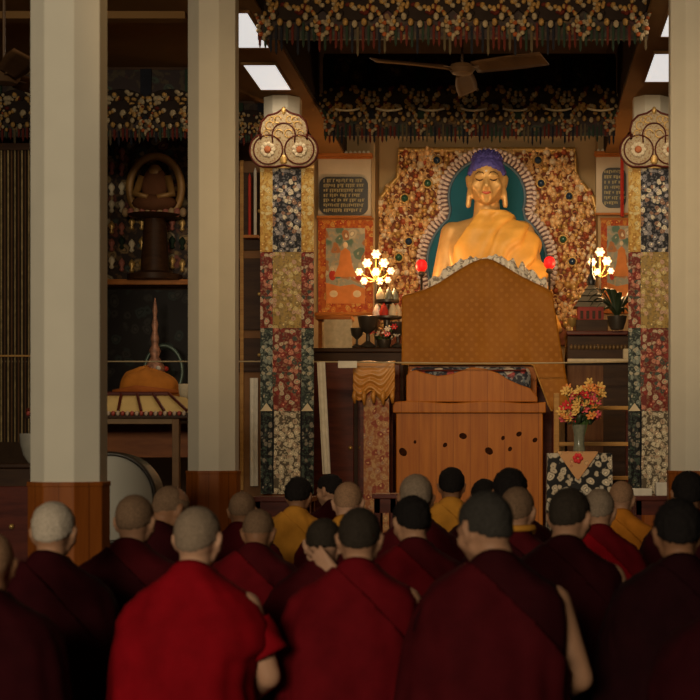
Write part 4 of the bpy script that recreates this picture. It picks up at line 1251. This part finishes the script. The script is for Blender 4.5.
def swag(u, v):
    x = (u - .5) * Wt
    if v < .3:
        q = v / .3
        return Vector((x, .60 - .64 * q, .012 + .006 * math.sin(9 * u + 5 * q)))
    q = (v - .3) / .7
    L = .36 + .05 * math.sin(u * 11)
    f = 0.022 * math.sin(9 * q * PI * (.6 + .4 * (1 - abs(u - .35))) + 6 * (u - .4) ** 2 * 6) * q
    return Vector((x, -.05 - .02 * q + f, .01 - L * q))
MB().grid(swag, 34, 46).build('satin', YS, dt, smooth=180, solid=0.010)
kn = MB()
for k in range(5): kn.tube([(-.2 + .1 * k, -.085, -.30), (-.205 + .1 * k, -.10, -.36), (-.2 + .1 * k, -.085, -.43 - .02 * (k % 2))], [.02, .026, .012], n=8)
kn.build('gathered_ends', YS, dt, smooth=180)

# scarves hung by the left brocade pillar
def scarf(x, y0, y1, wpx, d, label, slant=0.0):
    o = wavy(S(wpx, d), S(y1 - y0, d), 0.012, 0.014, 4, x).build('white_scarf', WHITE, None, (X(x, d), d, Z(y0, d)), smooth=60)
    o.rotation_euler = (0, slant, 0)
    return tag(o, label, 'scarf', 'long white scarves')
scarf(321, 362, 474, 8, 16.12, 'long white scarf hanging right of the left brocade strips', -0.05)
scarf(254, 378, 486, 8, 16.54, 'long white scarf hanging left of the left brocade strips')
d = 16.55
t = thing('tall_cabinet', 'tall brown wooden cabinet with dark openings between second pillar and left brocade strips', 'cabinet', (X(251, d), d, 0))
MB().box((0, 0.2, Z(160, d) / 2), (S(36, d), 0.3, Z(160, d))).build('carcass', plain('cabinet_brown', (0.17, 0.075, 0.025), 0.6), t, bevel=0.008)
for y0, y1 in ((172, 250), (258, 330), (338, 372)):
    p_ = MB().box((0, 0.04, Z((y0 + y1) / 2, d)), (S(26, d), 0.03, S(y1 - y0, d))).build('door', DARKWOOD, t, bevel=0.006)
    MB().ell((S(8, d), 0.0, Z((y0 + y1) / 2, d)), .02).build('knob', BRASS, p_, smooth=180)
for x in (241.5, 262): MB().box((X(x, d) - X(251, d), 0.035, Z(325, d)), (S(3.5, d), 0.04, S(330, d))).build('tan_moulding', RAILWOOD, t)
t = thing('candle_pair_holder', 'red and white tapers standing on the bracket under the left trefoil plaque', 'candles', (X(251, 16.42), 16.42, Z(235, 16.42)))
MB().box((0, 0.06, -0.015), (0.16, 0.14, 0.03)).build('bracket', ORANGEWOOD, t)
MB().lathe([(0.016, 0), (0.016, .62), (.004, .66)], n=10).build('red_taper', RED, t, (-.02, 0.03, 0))
MB().lathe([(0.016, 0), (0.016, .68), (.004, .72)], n=10).build('white_taper', WHITE, t, (.04, 0.03, 0))
# thin cord strung across the altar
zc_ = Z(361.5, 16.13)
cd = MB(); cd.tube([(-8.4, 16.13, zc_ + .03), (-6, 16.13, zc_), (ROWX[0], 16.13, zc_), (-1.2, 16.13, zc_ - .012), (-0.5, 16.13, zc_ - .02), (0.4, 16.13, zc_ - .015), (ROWX[1], 16.13, zc_), (5.4, 16.13, zc_ + .02)], 0.008, n=6)
tag(cd.build('cord', plain('pale_cord', (0.40, 0.30, 0.17), 0.7), smooth=180), 'thin pale cord strung straight across the hall before the altar', 'cord')
tag(MB().box((0, 0, 0), (S(19, 16.1), 0.012, S(7, 16.1))).build('paper_tag', WHITE, None, (X(347.5, 16.12), 16.12, Z(364.5, 16.12)), bevel=.003), 'small white paper tag hanging from the cord left of the draped table', 'tag')

# ------------------------------------------------------------------ right side of the altar
d = 17.3
x0, x1 = X(567, d), X(634, d)
t = thing('altar_cabinet', 'dark carved altar cabinet under the model shrine, right of the throne', 'cabinet', ((x0 + x1) / 2, d, 0), group='altar cabinets')
H = Z(335, d)
cx = (x0 + x1) / 2
MB().box((0, 0.4, H / 2), (x1 - x0, 0.72, H)).build('body', DARKWOOD, t, bevel=0.01)
MB().box((-.04, 0.36, H + 0.02), (S(62, d), 0.84, 0.05)).build('top', REDWOOD, t, bevel=0.01)
fz = MB()
for i in range(16): fz.ell((-(x1 - x0) / 2 + .05 + i * (x1 - x0 - .1) / 15, 0.03, Z(347, d)), (.022, .02, .03), 0, 7, 5)
fz.build('carved_frieze', plain('dark_gilt', (.16, .09, .03), .5, .2), t, smooth=180)
MB().box((0, 0.0, Z(361, d)), (x1 - x0, 0.3, 0.035)).build('ledge', CREAM, t, bevel=0.006)
MB().box((-.17, 0.03, Z(361, d) / 2), (S(36, d), 0.03, Z(361, d) - .1)).build('panel', wood('brown_panel_wood', (0.15, 0.06, 0.02), (0.1, 0.035, 0.012), (20, 20, 2)), t)
tag(MB().box((0, 0, S(5, d)), (S(12, d), .12, S(10, d))).build('cream_box', CREAM, None, (X(629, 17.22), 17.22, Z(361, d) + .018), bevel=.006), 'small cream box on the altar ledge beside the right brocade strips', 'box')
R1H = H + .045
d = 17.35
t = thing('model_shrine', 'small dark model shrine with tiered grey roof and spire, right altar', 'model', (X(592, d), d, R1H))
k = S(1, d)
MB().box((0, 0.2, 6 * k), (32 * k, 0.34, 12 * k)).build('base', DARKWOOD, t, bevel=.006)
wl = MB().box((-1 * k, 0.2, 18 * k), (26 * k, 0.28, 14 * k)).build('walls', plain('shrine_red', (0.30, 0.04, 0.03), 0.6), t)
for q in range(4): MB().box(((-10 + 6 * q) * k, 0.055, 17 * k), (3 * k, 0.02, 8 * k)).build('window', DARKWOOD, wl)
rf = MB()
for q, (w0, w1, z0, z1) in enumerate(((36, 27, 25, 30), (28, 20, 31, 36), (21, 11, 37, 43), (12, 5, 43.5, 48))):
    rf.add([(sx * ww * k / 2, 0.2 + sy * ww * k / 2 * .8, zz * k) for zz, ww in ((z0, w0), (z1, w1)) for sx, sy in ((-1, -1), (1, -1), (1, 1), (-1, 1))],
           [(0, 3, 2, 1), (4, 5, 6, 7), (0, 1, 5, 4), (1, 2, 6, 5), (2, 3, 7, 6), (3, 0, 4, 7)])
rf.build('tiered_roof', plain('grey_roof', (0.16, 0.13, 0.09), 0.6), t)
MB().lathe([(4 * k, 48 * k), (5 * k, 52 * k), (3 * k, 57 * k), (1.6 * k, 60 * k), (1.2 * k, 70 * k), (.3 * k, 80 * k)], (0, .2, 0), n=14).build('spire', BLACK, t, smooth=50)
for q in range(2): butter_lamp((572, 612)[q], (318, 320)[q], 334, 17.42, ('small brass offering cup left of the model shrine', 'small brass offering cup right of the model shrine')[q], BRASS, 'brass cups by the model shrine')
d = 17.1
t = thing('potted_plant', 'dark potted plant with arching leaves right of the model shrine', 'plant', (X(617, d), d, R1H))
MB().lathe([(0.07, 0), (0.10, 0.09), (0.11, 0.15), (0.09, 0.15)], n=16).build('pot', CLAY, t, smooth=40)
rnd = random.Random(11)
for q in range(15):
    a = q * 2.4; L = rnd.uniform(.24, .40); up = rnd.uniform(.10, .34)
    lm = MB()
    def lf(u, v):
        r = L * u; z = .14 + up * math.sin(u * 2.2) * 1.2 - .06 * u * u
        wd = .034 * math.sin(PI * (u * .92 + .08)) * (v - .5) * 2
        return Vector((r * math.cos(a) - wd * math.sin(a), .7 * (r * math.sin(a) + wd * math.cos(a)), z - abs(v - .5) * .01))
    lm.grid(lf, 10, 4).build('leaf', LEAFM, t, smooth=180, solid=.004)
# golden wood rail steps
d = 15.75
t = thing('wooden_rack', 'golden wooden rack with two cross rails behind the flower table', 'rack', (X(594, d), d, 0))
for x in (556.5, 632):
    MB().box((X(x, d) - X(594, d), 0, Z(393, d) / 2), (S(5.5, d), .06, Z(393, d))).build('post', RAILWOOD if x < 600 else REDWOOD, t, bevel=.006)
for y in (408, 444, 478): MB().box((0, 0, Z(y, d)), (S(75, d), .045, S(4, d))).build('rail', RAILWOOD, t, bevel=.006)
for x in (556.5, 632): MB().box((X(x, d) - X(594, d), .55, Z(408, d) / 2), (S(5, d), .06, Z(408, d))).build('post', REDWOOD, t, bevel=.006)
# flower table
d = 14.6
x0, x1 = X(547.5, d), X(612, d); zt = Z(453, d)
t = thing('flower_table', 'small table in black and white floral cloth, right of the throne', 'table', ((x0 + x1) / 2, d, 0))
FC = brocade('black_white_floral', (0.012, 0.012, 0.013), [(0.5, 0.43, 0.33), (0.42, 0.37, 0.3), (0.46, 0.38, 0.28)], 15, None, cover=0.5)
Wt = x1 - x0
def tcl(u, v):
    a = 2 * PI * u
    r = 1 + (.02 + .03 * math.sin(a * 7)) * v
    ca, sa = math.cos(a), math.sin(a)
    m_ = max(abs(ca), abs(sa))
    return Vector((ca / m_ * Wt / 2 * r, .3 + sa / m_ * .3 * r, zt - .01 - v * .72))
c_ = MB().grid(tcl, 56, 12, closed=True)
c_.box((0, .3, zt - .012), (Wt, .6, .02))
c_.build('floral_cloth', FC, t, smooth=50)
for sx in (-1, 1):
    for yy in (.08, .52): MB().box((sx * (Wt / 2 - .06), yy, (zt - .03) / 2), (.05, .05, zt - .03)).build('leg', DARKWOOD, t)
cc = thing('corner_cloth', 'peach pointed cloth hanging over the front of the flower table', 'cloth', ((x0 + x1) / 2 - .02, d, zt))
sxw = S(20, d)
MB().prism([(-sxw, .0), (sxw, .0), (sxw * .1, -S(25, d)), (0, -S(27, d)), (-sxw * .1, -S(25, d))], -.036, -.024).box((0, .17, .008), (2 * sxw, .4, .012)).build('cloth', brocade('peach_silk', (0.52, 0.27, 0.12), [(0.55, 0.33, 0.16), (0.5, 0.2, 0.1)], 12, None, cover=.3, var2=.1), cc)
sc2 = MB()
for q in range(6): sc2.ell((.03 * math.cos(q), -.045, -.05 + .03 * math.sin(q)), (.022, .012, .022), 0, 7, 5)
sc2.build('red_rosette', FR, cc, smooth=180)
vx = X(580, d)
t = thing('glass_vase', 'clear glass vase holding the red and orange bouquet', 'vase', (vx, d + .2, zt + .014))
vh = S(27, d)
MB().lathe([(.055, 0), (.06, .01), (.05, vh * .3), (.055, vh * .7), (.075, vh), (.068, vh), (.048, vh * .7), (.04, .03)], n=20).build('glass', GLASSM, t, smooth=40)
bouquet('flower_bouquet', 'big bouquet of red, orange and yellow flowers in the glass vase', (X(583, d), d + .2, zt + .014 + vh), [FY, FO, FR, FO, FP, FY], 54, S(25, d), S(40, d), vh * .7, .052, 9)

# ------------------------------------------------------------------ left aisle
d = 17.15
t = thing('shrine_cabinet', 'dark glass-fronted shrine cabinet in the shadowy left aisle', 'cabinet', (X(148, d), d, 0))
cx = X(148, d)
W = S(120, d)
MB().box((0, .28, Z(72, d) / 2), (W, .06, Z(72, d))).build('back', DARKWALL, t)
for sx in (-1, 1): MB().box((sx * W / 2, .1, Z(72, d) / 2), (.08, .4, Z(72, d))).build('side_panel', DARKWOOD, t)
for y in (283,): MB().box((0, .06, Z(y, d)), (W - .08, .36, .06)).build('shelf', ORANGEWOOD, t, bevel=.006)
for y in (72, 412): MB().box((0, .08, Z(y, d)), (W - .08, .36, .05)).build('shelf', DARKWOOD, t)
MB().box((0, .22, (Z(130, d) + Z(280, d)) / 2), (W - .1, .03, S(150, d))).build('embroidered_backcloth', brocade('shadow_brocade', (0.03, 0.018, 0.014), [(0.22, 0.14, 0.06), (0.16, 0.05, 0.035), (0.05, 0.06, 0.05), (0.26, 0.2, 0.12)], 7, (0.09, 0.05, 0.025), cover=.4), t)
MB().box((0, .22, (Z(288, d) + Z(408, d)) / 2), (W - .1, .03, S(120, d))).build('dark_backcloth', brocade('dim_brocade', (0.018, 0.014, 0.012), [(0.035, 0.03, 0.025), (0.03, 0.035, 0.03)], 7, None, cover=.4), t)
rnd = random.Random(2)
om = [OLDGOLD, plain('dull_rose', (0.3, 0.1, 0.07), 0.6), DARKGREEN, CREAM]
pr = {}
for r_ in range(7):
    for c_ in range(11):
        if abs(c_ - 5.5) < 3.2 and r_ < 4: continue
        k_ = rnd.randrange(4); lc = ((c_ - 5) * W * .085, .19, Z(145 + r_ * 19 + rnd.random() * 6, d)); a_, b_ = rnd.random(), rnd.random()
        if k_ not in pr: pr[k_] = MB().lathe([(.012, -.07), (.03, -.05), (.016, -.02), (.04, .02), (.03, .05), (.004, .08)], n=9).build('ornament', om[k_], t, lc, smooth=180)
        else:
            q_ = pr[k_].copy(); COL.objects.link(q_); q_.location = lc
ar = thing('arched_niche_figure', 'small seated figure in a gilded oval arch inside the shadowy left shrine', 'statue', (X(155, 17.1), 17.1, Z(281, d)), rz=0)
zc = Z(188, 17.1) - Z(281, d)
ra, rb = S(26, 17.1), S(32, 17.1)
MB().tube([(ra * math.cos(a), .02, zc + rb * math.sin(a)) for a in [-1.0 + (PI + 2.0) * i / 30 for i in range(31)]], .045, n=8, flat=.7).build('gilded_arch', plain('niche_gilt', (0.3, 0.15, 0.04), .5, .2), ar, smooth=180)
sf = MB()
sf.ell((0, 0, zc + rb * .45), (.085, .08, .10), 1); sf.ell((0, 0, zc + .0), (.15, .10, .24)); sf.ell((0, -.03, zc - rb * .48), (.25, .12, .10), 0)
sf.tube([(-.14, 0, zc + .12), (-.2, -.05, zc - .08), (-.05, -.12, zc - .12)], [.05, .045, .03], 1); sf.tube([(.14, 0, zc + .12), (.2, -.05, zc - .08), (.05, -.12, zc - .12)], [.05, .045, .03], 1)
sf.build('seated_figure', [plain('niche_orange', (0.13, 0.05, 0.022), .7), bpy.data.materials['niche_gilt']], ar, smooth=180)
pt = MB()
for q in range(11): pt.ell((-.32 + .064 * q, -.04, zc - rb * .78), (.04, .05, .055), q % 2, 8, 6)
pt.build('lotus_seat', [plain('niche_cream', (0.32, .2, .1), .6), plain('niche_rose', (0.3, 0.1, 0.07), .6)], ar, smooth=180)
MB().lathe([(.3, 0), (.3, .06), (.16, .1), (.12, zc - rb * .98), (.28, zc - rb * .9), (.3, zc - rb * .85)], n=18).build('pedestal', DARKWOOD, ar, smooth=40)
d = 16.9
t = thing('ornate_finial', 'tall jewelled pagoda-like ornament with a round green rim, left aisle', 'ornament', (X(155, d), d, Z(412, 17.15) + .03))
zb_ = Z(412, 17.15) + .03
k = S(1, d)
h = (Z(298, d) - zb_) / k
MB().lathe([(9 * k, 0), (10 * k, 4 * k), (4 * k, 9 * k), (5 * k, 20 * k), (9 * k, 34 * k), (11 * k, 40 * k), (7 * k, 47 * k), (4 * k, 52 * k), (6 * k, 58 * k), (3.2 * k, 64 * k), (4.4 * k, 70 * k), (2.4 * k, 78 * k), (3.4 * k, 84 * k), (1.6 * k, 92 * k), (2.6 * k, 98 * k), (.5 * k, h * k)], n=18).build('stacked_body', plain('dull_pink_gilt', (0.36, 0.16, 0.09), .5, .2, var=.5, scale=18), t, smooth=60)
MB().tube([((6 + 19 * math.cos(a)) * k, .12, (38 + 26 * math.sin(a)) * k) for a in [2 * PI * i / 28 for i in range(28)]], 2.0 * k, closed=True, n=8).build('round_rim', plain('green_grey_metal', (0.09, 0.12, 0.09), .4, .4), t, smooth=180)
for q in range(6):
    a = q * PI / 3
    MB().ell((11 * k * math.cos(a), 11 * k * math.sin(a), 40 * k), 2.6 * k).build('jewel', (RED, WHITE)[q % 2], t, smooth=180)
d = 16.95
for i, (x, y) in enumerate(((171, 396), (178, 392), (185, 384), (182, 400))):
    butter_lamp(x, y, 410.5, d + .06 * (i % 2), ('small pale offering cup behind the canopy roof, first from the finial', 'small pale offering cup behind the canopy roof, second from the finial', 'tall pale offering cup touching the second pillar in view', 'low pale offering cup before the tall one at the second pillar')[i], (PINKWHITE, CREAM, CREAM, BRASS)[i], 'offering cups in the left shrine')
# canopy stand with yellow roof
d = 13.2
cx = X(107, d); k = S(1, d)
t = thing('canopy_stand', 'wooden stand with a sloping yellow canopy roof between first and second pillars', 'canopy', (cx, d, 0))
zr, ze = Z(394, d), Z(412, d)
w0, w1 = 56 * k, 80 * k
rf = MB()
rf.add([(sx * w1, sy * .55 + .55, ze) for sx, sy in ((-1, -1), (1, -1), (1, 1), (-1, 1))] + [(sx * w0, sy * .33 + .55, zr) for sx, sy in ((-1, -1), (1, -1), (1, 1), (-1, 1))],
       [(0, 3, 2, 1), (4, 5, 6, 7), (0, 1, 5, 4), (1, 2, 6, 5), (2, 3, 7, 6), (3, 0, 4, 7)])
rf.build('yellow_roof', plain('yellow_canopy_cloth', (0.62, 0.42, 0.16), .7, var=.06), t)
rb_ = MB()
for q in range(8):
    f = -1 + 2 * q / 7
    rb_.tube([(f * w1, -.01, ze + .012), (f * w0, .55 - .33 - .01, zr + .012)], .013, n=6)
rb_.tube([(-w0, .21, zr + .01), (w0, .21, zr + .01)], .018, n=6)
rb_.build('roof_ribs', REDWOOD, t)
ev = MB(); ev.box((0, .55, ze - .03), (2 * w1 + .03, 1.14, .05))
ev.build('eave', DARKWOOD, t, bevel=.006)
bd = MB()
for q in range(34): bd.ell((-w1 + (q + .5) * 2 * w1 / 34, -.03, ze - .012), (.018, .014, .022), q % 2, 7, 5)
bd.build('eave_beads', [plain('bead_red', (.35, .05, .03), .5), plain('bead_pale', (.5, .36, .24), .5)], t, smooth=180)
MB().box((0, .05, Z(421, d)), (2 * w1 - .2, .06, S(6, d))).build('beam', plain('tan_beam', (0.2, 0.12, 0.06), .6), t, bevel=.005)
for sx in (-1, 1):
    for yy in (.05, 1.02): MB().box((sx * 68 * k, yy, (ze - .055) / 2), (7 * k, .07, ze - .055)).build('post', plain('tan_post', (0.19, 0.10, 0.045), .6) if 'tan_post' not in bpy.data.materials else bpy.data.materials['tan_post'], t, bevel=.006)
MB().box((0, .9, Z(440, d)), (125 * k, .04, S(36, d))).build('back_panel', wood('red_brown_panel', (0.24, 0.075, 0.02), (0.17, 0.05, 0.014), (3, 14, 14)), t)
tag(MB().box((0, 0, S(5, 13.6)), (.09, .06, S(10, 13.6))).build('paper_card', WHITE, None, (X(161, 13.6), 13.6, Z(421, 13.2) + .03)), 'small white card standing on the beam under the canopy roof', 'card')
oc = thing('orange_cloth_bundle', 'rumpled orange cloth bundle on top of the yellow canopy roof', 'cloth', (X(133, d), d + .55, zr))
rnd = random.Random(8)
def bun(u, v):
    a = 2 * PI * u; ph = v * PI / 2
    c_, q_ = math.cos(a), math.sin(a)
    n_ = noise.noise(Vector((c_ * 1.6, q_ * 1.6, v * 2.2 + 3.0)))
    r = math.cos(ph) ** .7 * (1 + .18 * n_) + .02 * math.sin(9 * a) * (1 - v)
    return Vector((r * .27 * c_, r * .24 * q_, (math.sin(ph) * .25) * (1 + .2 * n_ - .25 * r * c_)))
MB().grid(bun, 44, 18, closed=True).build('bundle', plain('deep_orange_cloth', (0.40, 0.135, 0.02), .75, var=.2), oc, smooth=180)
MB().tube([(-30 * k, -.22, .03), (-5 * k, -.26, .055), (14 * k, -.24, .04), (34 * k, -.14, .03)], [.02, .032, .03, .018], n=8).build('folded_hem', plain('rust_cloth', (0.33, 0.09, 0.02), .75), oc, smooth=180)
# drum
d = 9.9
t = thing('temple_drum', 'large round drum with grey-white skin between the first two pillars', 'drum', (X(111, d), d, 0))
zc = Z(498, d); R_ = S(45, d)
M_ = Matrix.Translation((0, 0, zc)) @ Matrix.Rotation(PI / 2, 4, 'X') @ Matrix.Rotation(0.0, 4, 'Y')
MB().lathe([(R_ * .95, -.30), (R_ * .99, -.24), (R_ * 1.01, -.15), (R_ * 1.01, -.05), (R_ * .99, .0)], n=48, M=M_).build('shell', plain('drum_green', (0.03, 0.045, 0.03), .5), t, smooth=40)
MB().lathe([(R_ * .95, .0), (R_ * .95, .014), (R_ * .6, .018), (.01, .02)], n=48, M=M_).build('drum_skin', plain('drum_skin', (0.52, 0.48, 0.40), .7, var=.06, scale=3), t, smooth=60)
MB().tube([tuple(M_ @ Vector((R_ * .98 * math.cos(a), R_ * .98 * math.sin(a), .01))) for a in [2 * PI * i / 48 for i in range(48)]], .016, closed=True, n=8).build('rim', CLAY, t, smooth=180)
for sx in (-1, 1): MB().box((sx * (R_ * .75), .17, (zc - R_ * .72) / 2), (.06, .3, zc - R_ * .72)).build('leg', REDWOOD, t, bevel=.006)
MB().box((0, .17, (zc - R_ * 1.02)), (R_ * 1.9, .26, .05)).build('cradle', REDWOOD, t, bevel=.006)
# low cabinet and bowl by the left edge
d = 10.2
t = thing('low_cabinet', 'dark low cabinet at the left edge behind the nearest pillar', 'cabinet', (X(-5, d), d, 0))
H = Z(468, d)
MB().box((0, .25, H / 2), (S(76, d), .5, H)).build('body', DARKWOOD, t, bevel=.008)
MB().box((0, .24, H + .015), (S(80, d), .56, .03)).build('top', DARKWOOD, t, bevel=.006)
for q in range(2):
    dr_ = MB().box((S(-18 + 36 * q, d), -.01, H * .6), (S(33, d), .02, H * .55)).build('drawer', REDWOOD, t, bevel=.005)
    MB().ell((S(-18 + 36 * q, d), -.03, H * .6), .018).build('knob', BRASS, dr_, smooth=180)
t = thing('bowl', 'pale grey bowl on the dark low cabinet at the left edge', 'bowl', (X(25, d), d + .2, H + .031))
k = S(1, d)
MB().lathe([(6 * k, 0), (7 * k, 1.5 * k), (11 * k, 8 * k), (14 * k, 20 * k), (14.6 * k, 30 * k), (13.6 * k, 30 * k), (12.5 * k, 20 * k), (6 * k, 5 * k)], n=28).build('bowl_wall', plain('grey_glaze', (0.28, 0.25, 0.2), .4), t, smooth=40)
MB().lathe([(1 * k, 24 * k), (12.6 * k, 25 * k), (9 * k, 27 * k), (.01, 29 * k)], n=20).build('filling', CREAM, t, smooth=60)
# striped hanging at far left
d = 13.9
t = thing('striped_hanging', 'wall of narrow gold and dark vertical strips at the left edge', 'wall hanging', (X(10, d), d, Z(150, d)))
Wd, H = S(76, d), S(292, d)
sm = [plain('dull_gold_strip', (0.24, 0.165, 0.07), .6, var=.35, scale=20), plain('black_strip', (0.02, 0.014, 0.01), .7), plain('brown_strip', (0.09, 0.045, 0.02), .7)]
hb = MB()
n = 44
for q in range(n):
    hb.tube([(-Wd / 2 + (q + .5) * Wd / n, .02 + .01 * (q % 2), -H * f) for f in (0, .33, .66, 1)], Wd / n * .5, (0, 1, 2, 1)[q % 4], 6)
hb.build('strips', sm, t, smooth=60)
MB().box((0, .02, .03), (Wd + .04, .06, .06)).build('top_rail', DARKWOOD, t)
for y in (356,): MB().box((0, -.02, Z(y, d) - Z(150, d)), (Wd, .02, .016)).build('cross_band', RAILWOOD, t)
# low prayer benches
def bench(x0, x1, y, d, label):
    z = Z(y, d); a, c = X(x0, d), X(x1, d)
    t = thing('prayer_bench', label, 'bench', ((a + c) / 2, d, 0), group='dark red prayer benches')
    MB().box((0, .16, z - .02), (c - a, .34, .04)).build('top', REDWOOD, t, bevel=.006)
    MB().box((0, .03, z - .10), (c - a - .04, .03, .12)).build('apron', REDWOOD, t)
    for sx in (-1, 1):
        for yy in (.04, .28): MB().box((sx * ((c - a) / 2 - .04), yy, (z - .04) / 2), (.05, .05, z - .04)).build('leg', REDWOOD, t)
    return (a + c) / 2, z
bench(252, 312, 497, 12.6, 'dark red prayer bench below the left brocade strips')
bench(372, 398, 494, 13.0, 'dark red prayer bench at the left foot of the throne')
bx, bz = bench(634, 674, 496, 12.9, 'dark red prayer bench below the right brocade strips')
tag(MB().box((0, 0, .055), (.12, .14, .11)).build('white_box', WHITE, None, (X(664, 12.9), 13.02, bz), bevel=.006), 'white paper box on the right prayer bench, nearer the right-edge pillar', 'box', 'white boxes on the right bench')
tag(MB().box((0, 0, .03), (.16, .14, .06)).build('white_box', WHITE, None, (X(643, 12.9), 13.02, bz), bevel=.006), 'flat white paper box on the right prayer bench, nearer the flower table', 'box', 'white boxes on the right bench')
